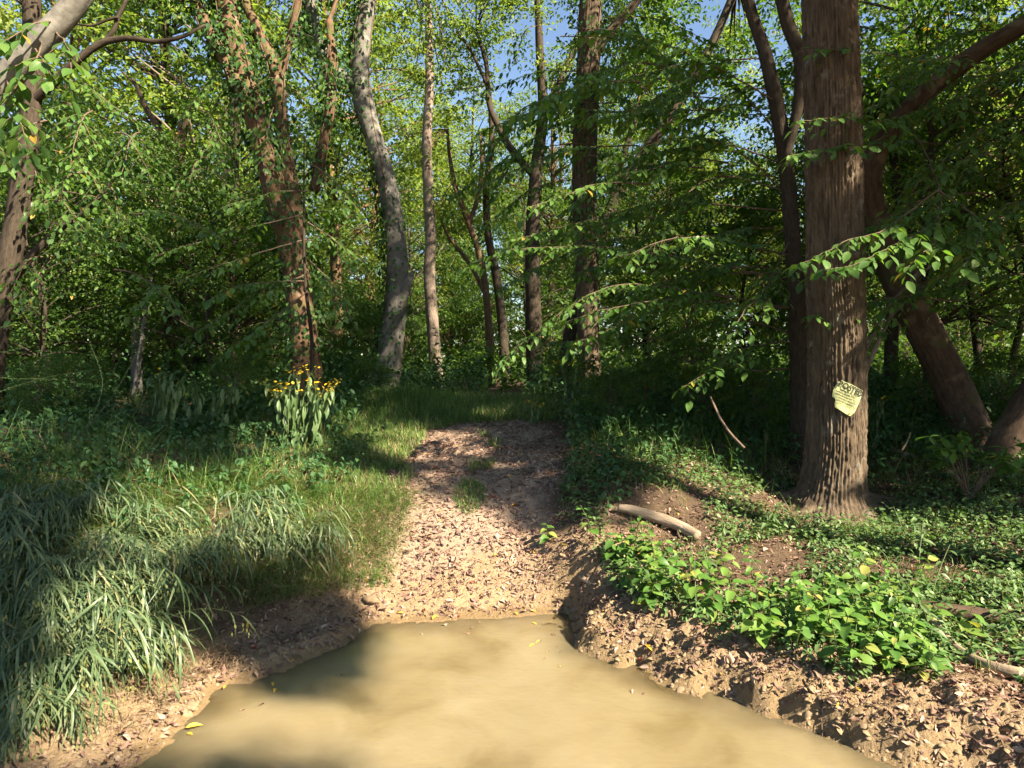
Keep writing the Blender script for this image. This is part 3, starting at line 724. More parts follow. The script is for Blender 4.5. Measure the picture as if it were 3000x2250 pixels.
T8, T8s = main_tree('mossy_tree', 'thick dark mossy trunk with long bare limbs, nearest the left edge', 'tree',
    [(-30, 1140, 68), (-15, 1000, 63), (5, 880, 62), (28, 760, 62), (50, 640, 60), (72, 480, 58), (90, 330, 53), (96, 200, 50), (94, 50, 48), (88, -150, 42)],
    9.0, M['bark_dark'], branches=[([(15, 850, 29), (60, 790, 24), (110, 730, 22), (190, 660, 17), (280, 590, 12), (340, 520, 6)], 9.0), ([(92, 300, 26), (150, 250, 23), (205, 195, 22), (260, 150, 20), (310, 122, 19), (380, 112, 16), (460, 122, 14), (540, 105, 11), (600, 72, 6)], [9, 8.9, 8.8, 8.8, 8.8, 8.8, 8.8, 8.8, 8.9]),  # dark bark colour stands in for the shade over this trunk
              ([(305, 124, 14), (335, 85, 13), (348, 45, 12), (365, 10, 11), (395, -60, 9)], 8.8), ([(346, 50, 9), (310, 60, 8), (270, 75, 7), (225, 70, 5)], 8.75)],
    nseg=40, n=110, ridge=.008, ridge_n=20, lump=.2, seed=23, crown=((-6.2, 9.5, 8.6), (2.6, 2.6, 1.8), 60), crown_mat='forest')
T9, T9s = main_tree('lichened_tree', 'pale lichen spotted trunk leaning across the top left corner', 'tree',
    [(-620, 1350, 110), (-480, 1000, 94), (-300, 640, 87), (-60, 320, 80), (10, 240, 76), (80, 165, 73), (140, 100, 71), (190, 45, 68), (260, -50, 63), (420, -300, 51)], 4.8, M['bark_grey'], nseg=40, n=110, lump=.25, seed=27)
T10, _ = main_tree('broken_snag', 'dead snag with a splintered reddish top and one bent limb', 'snag',
    [(505, 1150, 44), (495, 1000, 38), (492, 880, 34), (505, 740, 32), (516, 600, 32), (524, 480, 32), (528, 410, 34), (540, 360, 28), (550, 325, 18), (556, 305, 4)], 15, M['bark_lean'],
    branches=[([(512, 470, 18), (490, 430, 17), (470, 385, 17), (435, 330, 16), (412, 280, 14), (395, 245, 12), (358, 212, 6)], 15)], nseg=14, lump=.3, seed=31)
T11, _ = main_tree('crooked_dark_tree', 'crooked dark trunk between the snag and the ivy clad tree', 'tree',
    [(585, 1150, 46), (590, 950, 42), (605, 780, 40), (640, 640, 40), (668, 520, 38), (682, 400, 36), (690, 280, 32), (680, 150, 26)], 16, M['bark_dark'], branches=[([(640, 640, 24), (560, 700, 22), (500, 720, 18), (430, 800, 10)], 16), ([(610, 700, 20), (700, 690, 18), (790, 640, 12), (820, 600, 6)], 15.8)], nseg=16, lump=.3, seed=33)
T12, _ = main_tree('pale_straight_tree', 'slim pale trunk standing right of the curved grey tree', 'tree',
    [(1280, 1120, 40), (1268, 950, 35), (1258, 800, 33), (1262, 700, 31), (1255, 560, 31), (1250, 420, 29), (1258, 250, 25), (1255, 60, 21), (1250, -100, 16)], 19, M['bark_pale'], nseg=18, n=80, ridge=.006, ridge_n=12, lump=.2, seed=36, crown=((-2.3, 19.5, 12), (2.8, 2.8, 2.4), 100))
T13, _ = main_tree('zigzag_tree', 'thin zigzag dark tree beyond the path end, forking high', 'tree',
    [(1440, 1110, 24), (1428, 900, 21), (1408, 760, 19), (1372, 650, 17), (1335, 550, 15), (1318, 460, 12), (1310, 380, 9)], 20, M['bark_brown'], branches=[([(1375, 655, 14), (1402, 570, 13), (1412, 480, 11), (1408, 400, 8)], 20), ([(1440, 900, 12), (1380, 780, 12), (1320, 700, 10), (1280, 620, 7)], 20.3)], nseg=12, seed=39, crown=((-1.6, 20, 7.2), (2.0, 1.9, 1.8), 70))
T14, _ = main_tree('slim_dark_tree', 'slim dark trunk just right of the zigzag tree', 'tree',
    [(1482, 1110, 30), (1468, 920, 27), (1452, 800, 25), (1430, 690, 22), (1425, 560, 20), (1440, 400, 16), (1432, 250, 12)], 21, M['bark_dark'], nseg=12, seed=40, crown=((-.6, 21, 9.8), (2.0, 2.0, 1.8), 70))
T15, _ = main_tree('ivy_column_tree', 'straight dark trunk with a forked top framed by blue sky', 'tree',
    [(1568, 1120, 52), (1562, 900, 46), (1560, 700, 42), (1572, 500, 38), (1590, 330, 30), (1582, 160, 24), (1572, -50, 17)], 19, M['bark_dark'],
    branches=[([(1570, 520, 24), (1500, 440, 22), (1460, 370, 20), (1432, 300, 16), (1425, 190, 13), (1395, 90, 9)], 19), ([(1585, 380, 20), (1640, 240, 18), (1690, 120, 14), (1720, 20, 10)], 19.2), ([(1428, 250, 10), (1380, 150, 9), (1340, 90, 6)], 19)], nseg=16, lump=.2, seed=42, crown=((.9, 19, 11.2), (3.0, 2.6, 2.8), 130))
T16, T16s = main_tree('sunlit_brown_tree', 'straight brown trunk with its foot in sunlight, right of the path', 'tree',
    [(1732, 1185, 86), (1726, 1060, 64), (1722, 900, 64), (1716, 700, 66), (1712, 500, 70), (1718, 300, 68), (1728, 100, 64), (1735, -120, 60), (1740, -300, 50)], 13.4, M['bark_big'], nseg=64, n=150, ridge=.016, ridge_n=24, lump=.1, flare=1.25, seed=45,
    branches=[([(1726, 180, 30), (1790, 90, 28), (1860, 10, 24), (1930, -80, 18)], 13.3)], crown=((2.4, 13.6, 11.3), (3.2, 3.0, 2.2), 80), crown_mat='forest')
T17, _ = main_tree('slanted_dark_tree', 'dark trunk slanting up to the right behind the sunlit trunk', 'tree',
    [(1640, 1130, 40), (1690, 900, 38), (1770, 660, 36), (1850, 500, 34), (1930, 390, 31), (2010, 260, 29), (2085, 130, 27), (2160, -40, 22)], 16, M['bark_dark'], branches=[([(1780, 640, 22), (1815, 500, 20), (1850, 380, 17), (1880, 260, 12)], 16)], nseg=16, lump=.2, seed=48, crown=((4.0, 16.5, 9.6), (3.0, 2.4, 2.6), 130), crown_mat='forest')
T18, _ = main_tree('shaded_thin_tree', 'thin shaded trunk seen between the signed tree and leaning trunk', 'tree', [(2615, 1230, 42), (2610, 1050, 38), (2620, 850, 34), (2630, 600, 28), (2600, 300, 20)], 12, M['bark_dark'], nseg=14, seed=50, crown=((6.4, 12.5, 7.2), (2.2, 2, 2), 60), crown_mat='forest')
T19, _ = main_tree('split_pale_tree', 'pale slim sapling stem slanting beside the signed tree', 'tree', [(2520, 1130, 14), (2560, 1030, 14), (2600, 945, 12), (2650, 850, 10), (2730, 740, 6)], 7.7, M['bark_pale'], nseg=8, lump=.2, seed=52, branches=[([(2526, 1050, 9), (2590, 920, 9), (2660, 835, 8), (2740, 770, 5)], 7.9)])

# unseen trees off the right edge and behind the camera, placed to cast shade
def shade_tree(label, x, y, h, c, rad, nc, r0, name='unseen_bank_tree', reach=1.0):
    g = gz(x, y)
    root = empty(name, label, 'tree', (x, y, g), 'unseen shade trees on the near and right creek banks')
    q = catmull(np.array([(x, y, g - .3, r0 * 1.3), (x, y, g + .6, r0), (x + (c[0] - x) * .3 * reach, y + (c[1] - y) * .3 * reach, h * .5, r0 * .75), (x + (c[0] - x) * reach, y + (c[1] - y) * reach, h * .92, r0 * .2)]), 24)
    base = np.array([x, y, g])
    mb = MB(); tube(mb, q[:, :3], q[:, 3], 12, lump=.2); obj('trunk', mb.mesh('trunk', M['bark_brown'], base, True), root)
    cc = crown_centers(nc, c, rad, .1); cc = cc[keep_sun(cc, .1)]  # crown left open along the sun rays to the chosen bright spots
    lo, mf = MB(), MB()
    for k in range(0, len(cc), 5):
        b = q[np.argmin(abs(q[:, 2] - np.clip(cc[k][2] - 1.2, 2, h * .9)))]
        if keep_sun(np.linspace(b[:3], cc[k], 9)).all(): limb_to(lo, b[:3], cc[k], .05, .01)
    clumps(mf, cc, 95, .62, .13, cull=True)
    if lo.n: obj('limbs', lo.mesh('limbs', M['bark_brown'], base, True), root, 'stuff')
    obj('crown', mf.mesh('crown', M['canopy'], base), root, 'stuff')
shade_tree('leafy tree on the right bank just outside the view', 6.6, 3.2, 9.5, (6.0, 2.8, 7.0), (2.9, 2.7, 2.6), 300, .16)
shade_tree('tall leafy unseen tree further along the right bank', 10.2, 5.6, 12, (9.8, 5.4, 8.5), (3.6, 3.4, 3.4), 330, .2)
shade_tree('broad unseen tree on the near bank behind the viewer', 3.6, -2.2, 11, (3.6, -1.4, 7.6), (3.4, 2.9, 2.6), 330, .19)
shade_tree('tall unseen tree behind the viewer on the sunny side', 9.2, -8.0, 14, (8.8, -5.0, 10.6), (3.8, 3.4, 3.4), 300, .22)
shade_tree('tall unseen tree far right of the ford', 14.5, 8.5, 15, (14, 8.5, 9.5), (3.8, 3.6, 4.4), 210, .22)
shade_tree('unseen tree at the edge of the wood on the right', 11.5, 11.5, 13, (11.2, 11.5, 8), (3.0, 3.0, 4.0), 190, .2)
shade_tree('unseen small bushy tree added to shade the signed tree', 7.4, 5.4, 6.5, (7.0, 5.0, 4.8), (1.7, 1.7, 2.8), 170, .07)
shade_tree('unseen small bushy tree added to shade the leaning trunk', 8.9, 7.6, 7, (8.6, 7.2, 4.8), (1.8, 1.7, 2.8), 170, .08)
shade_tree('unseen tall tree added to shade the weeds on the left', 14.0, 1.2, 15.5, (8.6, -.6, 13.7), (3.6, 2.6, 1.9), 260, .14, reach=.5)
shade_tree('unseen tall tree added to shade the brown trunk right of the path', 9.2, 10.2, 12.5, (6.8, 10, 10.8), (2.6, 2.3, 2.0), 130, .17)
shade_tree('big unseen tree well behind the right bank', 15, 1.5, 17, (14.5, 1.5, 12.5), (4.2, 4.0, 4.0), 210, .24)

# ------------------------------------------------------------------ leafy sprays
LB_OVAL = leaf_big(w=.56, droop=.18, fold=.10)
def spray(mt, pts, r0, sub_len=.42, step=.13, leaf=.075, lstep=.05, droop=.25):
    """One side branch with alternate twigs in a flat, drooping plane. Returns leaf positions, axes, normals."""
    L = np.linalg.norm(np.diff(pts, axis=0), axis=1).sum()
    n = max(10, int(L / .08))
    q = catmull(pts, n)
    q += np.cumsum(R.normal(0, .006, q.shape), 0)
    tube(mt, q, np.linspace(r0, .003, n), 6)
    pos, ax, up = [], [], []
    T = nrm(np.gradient(q, axis=0)); s, side = .25 * L, 1
    S_ = np.r_[0, np.cumsum(np.linalg.norm(np.diff(q, axis=0), axis=1))]
    while s < L:
        i = min(int(np.searchsorted(S_, s)), n - 1)
        f = s / L
        perp = nrm(np.cross(T[i], [0, 0, 1.0])[None])[0] * side
        d = nrm((T[i] * .75 + perp * (.8 + R.normal(0, .15)) + np.array([0, 0, R.normal(-.05, .14)]))[None])[0]
        sl = sub_len * (1.05 - .65 * f) * R.uniform(.6, 1.2)
        m = max(3, int(sl / lstep)); t = np.linspace(0, 1, m)[:, None]
        tw = q[i] + d * sl * t + np.array([0, 0, -droop * sl]) * t ** 2
        if sl > .12: tube(mt, tw, np.linspace(.0032, .0012, m), 3)
        td = nrm(np.gradient(tw, axis=0))
        for k in range(m):
            pp = nrm(np.cross(td[k], [0, 0, 1.0])[None])[0] * (1 if k % 2 else -1)
            pos.append(tw[k]); ax.append(td[k] * (.7 if k < m - 1 else 2) + pp * .75 + np.array([0, 0, -.28]) + R.normal(0, .16, 3)); up.append(np.array([0, 0, 1.0]) + R.normal(0, .28, 3))
        s += step * R.uniform(.6, 1.3); side = -side
    for k in range(int(L / .09)):
        i = int(R.integers(n // 4, n)); pp = nrm(np.cross(T[i], [0, 0, 1.0])[None])[0] * R.choice([-1, 1])
        pos.append(q[i]); ax.append(T[i] * .6 + pp * .8 + np.array([0, 0, -.3])); up.append(np.array([0, 0, 1.0]) + R.normal(0, .25, 3))
    k = len(pos)
    return np.array(pos), nrm(np.array(ax)), nrm(np.array(up)), leaf * R.uniform(.6, 1.25, k)

def add_sprays(root, base, branches, leaf, matname, n_obj=300, sub_len=.42, step=.13, lstep=.05, twig='twig', r0=.011, tpl=None, cull=False):
    A = [[], [], [], []]; bo, bi = [], []
    for b in branches:
        mt = MB()
        res = spray(mt, np.array([P(*p) for p in b]), r0, sub_len, step, leaf, lstep)
        for k in range(4): A[k].append(res[k])
        bi.append(np.full(len(res[0]), len(bo))); bo.append(obj('branch', mt.mesh('branch', M[twig], base, True), root))
    bi = np.concatenate(bi)
    pos, ax, up, sc = [np.concatenate(a) for a in A]
    if cull:
        ok = keep_sun(pos, -.34); pos, ax, up, sc, bi = pos[ok], ax[ok], up[ok], sc[ok], bi[ok]
    Rm = frames(ax, up)
    order = np.argsort(pos[:, 1] / sc)
    big, rest = order[:n_obj], order[n_obj:]
    if len(big):
        lm = MB(); v, f = tpl or LB_OVAL; lm.add(v, f4=f); lme = lm.mesh('leaf', M[matname + '_o'], smooth_shade=True)
        for k in big:
            o = obj('leaf', lme, bo[bi[k]]); place(o, pos[k] - base, Rm[k], sc[k])
    if len(rest):
        mf = MB(); stamp(mf, L7[0], L7[1], Rm[rest], sc[rest], pos[rest], R.uniform(0, 1, len(rest)) ** .8)
        obj('foliage', mf.mesh('foliage', M[matname], base), root, 'stuff')

def rnd_branches(n, xs, ys, d0, d1, dx, dy):
    out = []
    for k in range(n):
        x, y, d = R.uniform(*xs), R.uniform(*ys), R.uniform(d0, d1)
        ex, ey = R.uniform(*dx), R.uniform(*dy)
        out.append([(x, y, d), (x + ex * .4, y + ey * .2 - 15, d - .25), (x + ex * .75, y + ey * .55, d - .45), (x + ex, y + ey, d - .6)])
    return out
b2 = np.array(T2.location)
add_sprays(T2, b2, [
    [(2320, 905, 8.1), (2050, 850, 7.8), (1800, 830, 7.6), (1600, 930, 7.5), (1440, 1075, 7.4)],
    [(2320, 820, 8.2), (2000, 760, 8), (1750, 730, 7.9), (1520, 745, 7.8), (1390, 785, 7.8)],
    [(2320, 900, 8), (2100, 880, 7.7), (1950, 865, 7.5), (1800, 885, 7.3), (1650, 930, 7.2)],
    [(2310, 620, 8.1), (1950, 590, 8.1), (1700, 640, 8), (1500, 700, 8)],
    [(2305, 560, 8.1), (2080, 370, 8.3), (1850, 330, 8.4), (1600, 330, 8.4)],
    [(2330, 1000, 8), (2200, 1010, 7.7), (2080, 1090, 7.4), (2010, 1130, 7.2)],
    [(2330, 980, 8.1), (2150, 940, 8.2), (1950, 980, 8.2), (1780, 1050, 8.3)],
    [(2300, 480, 8.1), (2150, 420, 8), (2000, 400, 7.8), (1800, 450, 7.7)],
    [(2320, 750, 8), (2150, 700, 7.4), (1980, 690, 7.0), (1820, 740, 6.8)],
    [(2270, 300, 8), (2100, 200, 7.6), (1900, 120, 7.2), (1700, 100, 7)],
    [(2315, 650, 8.1), (2200, 750, 8.5), (2000, 830, 9), (1850, 870, 9.3)],
    [(2290, 400, 8), (2200, 300, 8.2), (2050, 150, 8.6), (1950, 50, 8.8)],
    [(2320, 700, 8), (2250, 820, 7.4), (2180, 900, 7.0), (2130, 990, 6.8)],
    [(2320, 800, 8), (2100, 800, 8.6), (1900, 780, 9), (1700, 820, 9.3)],
    [(2310, 560, 8), (2150, 520, 8.6), (1950, 500, 9), (1780, 560, 9.2)],
    [(2330, 1080, 8), (2200, 1080, 8.2), (2050, 1020, 8.5), (1900, 1060, 8.8)]] + rnd_branches(32, (1850, 2310), (150, 1000), 7.8, 10.2, (-480, -180), (-10, 150)), .108, 'spray', 300, sub_len=.46, step=.075, lstep=.048, cull=True)
b3 = np.array(T3.location)
add_sprays(T3, b3, [
    [(2650, 340, 8.1), (2740, 520, 7.2), (2750, 640, 6.8), (2690, 690, 6.5), (2600, 735, 6.3), (2500, 790, 6.2), (2415, 812, 6.1)],
    [(2745, 600, 6.9), (2735, 700, 6.5), (2680, 745, 6.3), (2640, 790, 6.2)],
    [(2750, 560, 7.0), (2600, 660, 6.5), (2480, 700, 6.4), (2340, 770, 6.3)],
    [(2750, 560, 7.0), (2860, 660, 6.7), (2835, 740, 6.4), (2800, 795, 6.3)]], .118, 'spray', 220, sub_len=.32, step=.07, lstep=.045)
add_sprays(T3, b3, [[(2640, 345, 8.0), (2560, 350, 7.0), (2450, 340, 6.6), (2340, 355, 6.4)], [(2600, 400, 8.0), (2520, 440, 7.0), (2420, 452, 6.6), (2320, 470, 6.4)], [(2850, 160, 7.9), (2700, 170, 7.2), (2520, 130, 6.8), (2380, 130, 6.6)]]
           + rnd_branches(16, (2800, 3250), (100, 900), 7.2, 8.6, (-520, -220), (40, 190)) + rnd_branches(8, (2600, 3000), (60, 500), 8.2, 9.5, (-350, 250), (30, 160)), .11, 'spray', 60, sub_len=.45, step=.10, lstep=.055, cull=True)

gl = empty('hanging_sapling', 'leafy sapling with flat drooping sprays in front of the ivy clad trunk', 'tree', (P(905, 0, 10.1)[0], 10.1, gz(P(905, 0, 10.1)[0], 10.1)))
bl = np.array(gl.location)
q = catmull(np.array([(*(bl - [0, 0, .2]), .035), (bl[0] + .05, bl[1], bl[2] + 1.0, .03), (bl[0] - .05, bl[1] - .05, bl[2] + 2.2, .022), (bl[0] - .1, bl[1] + .1, bl[2] + 4.2, .008)]), 26)
mb = MB(); tube(mb, q[:, :3], q[:, 3], 8, lump=.2); obj('trunk', mb.mesh('trunk', M['bark_dark'], bl, True), gl)
add_sprays(gl, bl, [
    [(905, 800, 10.1), (780, 850, 9.6), (650, 930, 9.2), (560, 1000, 9)], [(905, 850, 10.1), (800, 920, 9.4), (720, 975, 9.1), (660, 1015, 9)], [(900, 700, 10.1), (700, 760, 9.8), (520, 830, 9.4), (400, 900, 9.2)],
    [(895, 620, 10.1), (650, 680, 10), (450, 740, 9.8)], [(905, 900, 10.1), (850, 950, 9.6), (780, 1000, 9.3)], [(905, 760, 10.1), (960, 820, 9.8), (1010, 900, 9.6), (1040, 960, 9.5)], [(900, 650, 10.1), (980, 700, 9.8), (1050, 780, 9.6)],
    [(905, 820, 10.1), (720, 830, 9.2), (600, 880, 8.8)], [(900, 560, 10.1), (800, 560, 9.8), (650, 600, 9.6)], [(900, 480, 10.2), (960, 520, 10), (1030, 600, 9.8)]], .115, 'spray', 300, sub_len=.48, step=.10, lstep=.055)
add_sprays(T9, np.array(T9.location), [
    [(170, 60, 4.8), (110, 70, 4.6), (40, 120, 4.5), (-40, 190, 4.4)], [(160, 90, 4.75), (190, 150, 4.55), (190, 210, 4.5), (180, 265, 4.5)], [(120, 120, 4.75), (90, 190, 4.5), (30, 250, 4.45), (-20, 340, 4.4)],
    [(20, 240, 4.75), (40, 330, 4.5), (60, 400, 4.45), (90, 470, 4.4)], [(100, 140, 4.7), (130, 180, 4.5), (160, 230, 4.45)], [(-60, 320, 4.75), (-20, 400, 4.5), (20, 470, 4.4)]], .105, 'spray', 260, sub_len=.24, step=.08, lstep=.05, r0=.007)
add_sprays(T8, np.array(T8.location), rnd_branches(18, (60, 420), (180, 820), 8.6, 9.6, (-160, 360), (60, 190)), .11, 'spray', 40, sub_len=.5, step=.10, lstep=.055)
add_sprays(T6, np.array(T6.location), rnd_branches(10, (560, 900), (40, 520), 10.6, 11.4, (-220, 260), (60, 200)), .115, 'spray', 20, sub_len=.5, step=.1, lstep=.055)
add_sprays(T16, np.array(T16.location), rnd_branches(26, (1560, 1860), (-60, 560), 12.4, 13.8, (-420, 460), (20, 180)), .12, 'spray', 20, sub_len=.55, step=.1, lstep=.06)

# ------------------------------------------------------------------ ivy on trunks
def ivy(label, stems, rng, n, spread, leaf=.085, side=None):
    st0 = stems[0]
    base = st0[1][:3]
    root = empty('ivy_vine', label, 'ivy', base, 'ivy climbing the trunks')
    mf, mv = MB(), MB()
    for q, (lo, hi), k, sp in zip(stems, rng, n, spread):
        u = R.uniform(lo, hi, k) ** 1.0 * (len(q) - 1)
        i = u.astype(int)
        keep = fbm(u * .35, np.zeros(k), 5, 2) + R.uniform(-.3, .3, k) > .38
        i = i[keep]; u = u[keep]
        th = R.uniform(0, 2 * math.pi, len(i)) if side is None else R.normal(side, .9, len(i))
        o = np.stack([np.cos(th), np.sin(th), np.zeros(len(i))], -1)
        rr = q[i, 3] + .02 + np.abs(R.normal(0, sp, len(i)))
        p = q[i, :3] + o * rr[:, None] + R.normal(0, .05, (len(i), 3))
        ax = nrm(o * .45 + [0, 0, -.8] + R.normal(0, .35, o.shape))
        stamp(mf, L7[0] * [1, 1.35, 1], L7[1], frames(ax, nrm(o + [0, 0, .5] + R.normal(0, .3, o.shape))), leaf * R.uniform(.6, 1.3, len(i)), p, R.uniform(0, 1, len(i)))
        a, b = int(lo * (len(q) - 1)), int(hi * (len(q) - 1))
        w = np.linspace(0, 9, b - a)
        for ph in (0, 2.4):
            off = np.stack([np.cos(w * .5 + ph), np.sin(w * .5 + ph) * 1.0, 0 * w], -1) * (q[a:b, 3:4] + .012)
            tube(mv, q[a:b, :3] + off, .012, 5)
    obj('vine_stem', mv.mesh('vine_stem', M['twig'], base, True), root)
    obj('foliage', mf.mesh('foliage', M['ivy'], base), root, 'stuff')
ivy('ivy draped over the brown leaning tree with three stems', T6s, [(.02, .98), (.0, .9), (0, .9), (0, .9), (0, .95)], [3000, 900, 250, 650, 1100], [.16, .15, .1, .12, .16])
ivy('ivy up the left flank of the curved grey trunk', T5s[:2], [(.02, .95), (.1, 1)], [3000, 1500], [.09, .15], side=math.pi * 1.0)
ivy('ivy in patches on the sunlit brown trunk', T16s[:1], [(.28, .98)], [1700], [.12], leaf=.09)

# ------------------------------------------------------------------ forest undergrowth
def on_ground(n, x0, x1, y0, y1, wedge=True):
    Y = R.uniform(y0, y1, n); X = R.uniform(-1, 1, n) * .82 * Y if wedge else R.uniform(x0, x1, n)
    if wedge:
        ok = (X > x0) & (X < x1); X, Y = X[ok], Y[ok]
    return X, Y

def herbs(name, label, X, Y, h, leaf, nl, mat, tpl=L7, spread=.5, stem_mat=None, droop=-.35):
    """Leafy stems: each a bent stalk with leaves all the way up."""
    n = len(X); z = ground(X, Y)
    lean = R.normal(0, .25, (n, 2))
    idx = np.repeat(np.arange(n), nl); u = R.uniform(.15, 1, len(idx))
    th = R.uniform(0, 6.283, len(idx))
    o = np.stack([np.cos(th), np.sin(th)], -1)
    hh = h[idx]
    p = np.stack([X[idx] + lean[idx, 0] * hh * u ** 2 + o[:, 0] * .03 * spread, Y[idx] + lean[idx, 1] * hh * u ** 2 + o[:, 1] * .03 * spread, z[idx] + hh * u], -1)
    ax = nrm(np.c_[o, R.normal(droop, .35, len(idx))])
    mb = MB()
    stamp(mb, tpl[0], tpl[1], frames(ax, rand_up(len(idx), .35)), leaf * R.uniform(.6, 1.3, len(idx)), p, np.clip(np.repeat(R.uniform(0, .9, n), nl) * .5 + R.uniform(0, 1, len(idx)) * .5, 0, 1))
    o_ = obj(name, mb.mesh(name, mat), kind='stuff'); o_['label'] = label; o_['category'] = 'undergrowth'
    return o_

def blades(name, label, X, Y, h, w, mat, tint, lean=.5, cat='grass'):
    mb = MB(); n = len(X); z = ground(X, Y)
    tpls = [blade_t(b, 1.0, 2) for b in (.5, 1.0, 1.6, 2.3)]
    pick = R.integers(0, 4, n)
    for k, (tv, tf) in enumerate(tpls):
        m = pick == k
        if not m.any(): continue
        th = R.uniform(0, 6.283, m.sum())
        a = np.stack([np.cos(th), np.sin(th), 0 * th], -1)
        up = nrm(np.stack([R.normal(0, lean * .4, m.sum()), R.normal(0, lean * .4, m.sum()), np.ones(m.sum())], -1))
        b = nrm(np.cross(up, a)); a = np.cross(b, up)
        Rm = np.stack([a, b, up], -1)
        sc = np.stack([h[m], np.broadcast_to(w, (n,))[m], h[m]], -1)
        stamp(mb, tv, tf, Rm, sc, np.stack([X[m], Y[m], z[m] - .005], -1), tint[m], quads=True)
    o_ = obj(name, mb.mesh(name, mat), kind='stuff'); o_['label'] = label; o_['category'] = cat
    return o_

# far floor of the wood
X, Y = on_ground(6500, -40, 40, 15, 42)
herbs('forest_undergrowth', 'dark low undergrowth deep under the trees', X, Y, R.uniform(.3, 1.5, len(X)) * (.6 + .8 * fbm(X * .5, Y * .5, 3)), .17, 9, M['forest'], tpl=L4)
# weedy belt behind and beside the path
X, Y = on_ground(3900, -14, 14, 8.2, 15.5)
ok = (path_u(X, Y) > 1.25) & ((np.abs(X + .6) > 1.5) | (Y > 12.4)) & (np.hypot(X + 2.5, Y - 8.2) > .75) & ~((np.abs(1500 + X / Y * F - 395) < 55) & (Y > 9.6) & (Y < 12.6)); X, Y = X[ok], Y[ok]
herbs('weed_belt', 'dark waist high weeds between the bank and the trunks', X, Y, (.22 + 1.05 * fbm(X * .9, Y * .9, 8, 3) ** 1.3 * smooth(7.6, 11.5, Y)) * R.uniform(.5, 1.3, len(X)), .095, 13, M['herb'])
X, Y = on_ground(1500, -5.5, -1.2, 5.2, 8.6)
ok = (path_u(X, Y) > 1.5) & (X < -1.9 + .2 * (Y - 6)) & (ground(X, Y) > .5); X, Y = X[ok], Y[ok]
herbs('bank_weeds', 'low dark weeds on the shaded left bank', X, Y, R.uniform(.12, .42, len(X)), .065, 12, M['herb'])
X, Y = on_ground(1900, .3, 6.5, 6.3, 10.2)
ok = (path_u(X, Y) > 1.12) & (np.hypot(X - 3.2, Y - 7) > .75) & ((Y > 7.2) | (X < 1.3)); X, Y = X[ok], Y[ok]
herbs('right_bank_weeds', 'shaded weeds along the right side of the path', X, Y, R.uniform(.10, .40, len(X)) + .45 * smooth(7.0, 8.6, Y) * fbm(X * 1.5, Y * 1.5, 91, 2), .07, 13, M['herb'])

# grass
X, Y = on_ground(150000, -4.6, 1.3, 5.3, 12.5, False)
pu = path_u(X, Y); nz = fbm(X * 1.6, Y * 1.6, 12, 3)
cx = np.interp(Y, PATH_Y, PATH_C)
left = (X < cx) & (pu > .86 + (nz - .5) * .9) & (ground(X, Y, False) > .14)
end = (Y > 10.0 + (nz - .5) * .8) & (X > -2.6) & (X < 1.4)
strip = (np.hypot((X + .42) / .16, (Y - 6.9) / .35) < 1.0) | ((pu < .16) & (Y > 7.6) & (nz > .58))
pr = np.where(left, np.where(Y < 8.2, .75, .6) * np.where(X > -2.3, 1, .55), 0) * (nz > .36)
pr = np.maximum(pr, np.where(end, .75, 0)); pr = np.maximum(pr, np.where(strip, .9, 0))
ok = R.uniform(0, 1, len(X)) < pr; X, Y, nz, end, strip = X[ok], Y[ok], nz[ok], end[ok], strip[ok]
mound = np.exp(-(((X + 1.75) / .85) ** 2 + ((Y - 11.2) / 1.0) ** 2))
h = R.uniform(.05, .15, len(X)) * (.6 + 1.0 * nz) + mound * .42 * R.uniform(.4, 1, len(X)) + end * .06
tint = np.clip(R.normal(.5, .24, len(X)) + (nz - .5) * .6 + (R.uniform(0, 1, len(X)) > .86) * .5 - mound * .35, 0, 1)
blades('grass', 'fine short grass spreading left of the path and beyond its end', X, Y, h, .008 + .002 * (Y > 8), M['grass'], tint)
X, Y = on_ground(26000, .2, 5.6, 3.6, 9.5)
nz = fbm(X * 2.2, Y * 2.2, 19, 3); sd = shore_dist(X, Y)
ok = (path_u(X, Y) > 1.1) & (nz > .45) & (sd > .75) & (np.hypot(X - 3.2, Y - 7) > .5); X, Y, nz = X[ok], Y[ok], nz[ok]
blades('bank_grass', 'thin pale grass tufts scattered over the sunny right bank', X, Y, R.uniform(.06, .2, len(X)) * (.6 + nz) * (1 + .8 * smooth(6.5, 8, Y)), .006, M['grass'], np.clip(R.normal(.62, .25, len(X)), 0, 1))

X, Y = on_ground(34000, -9, 9, 6.0, 15.5)
nz = fbm(X * 1.3, Y * 1.3, 33, 3); cx = np.interp(Y, PATH_Y, PATH_C)
ok = (path_u(X, Y) > 1.3) & (nz > .46) & ((Y > 7.4) | (X < -2.4)) & ((np.abs(X + .6) > 1.6) | (Y > 12)) & (np.hypot(X - 3.2, Y - 7) > .6); X, Y, nz = X[ok], Y[ok], nz[ok]
blades('tall_grass', 'tall rank grass and stalks among the shaded weeds', X, Y, R.uniform(.15, .55, len(X)) * (.5 + nz), .009, M['grass'], np.clip(R.beta(2, 3, len(X)) + (R.uniform(0, 1, len(X)) > .85) * .5, 0, 1), lean=.7)

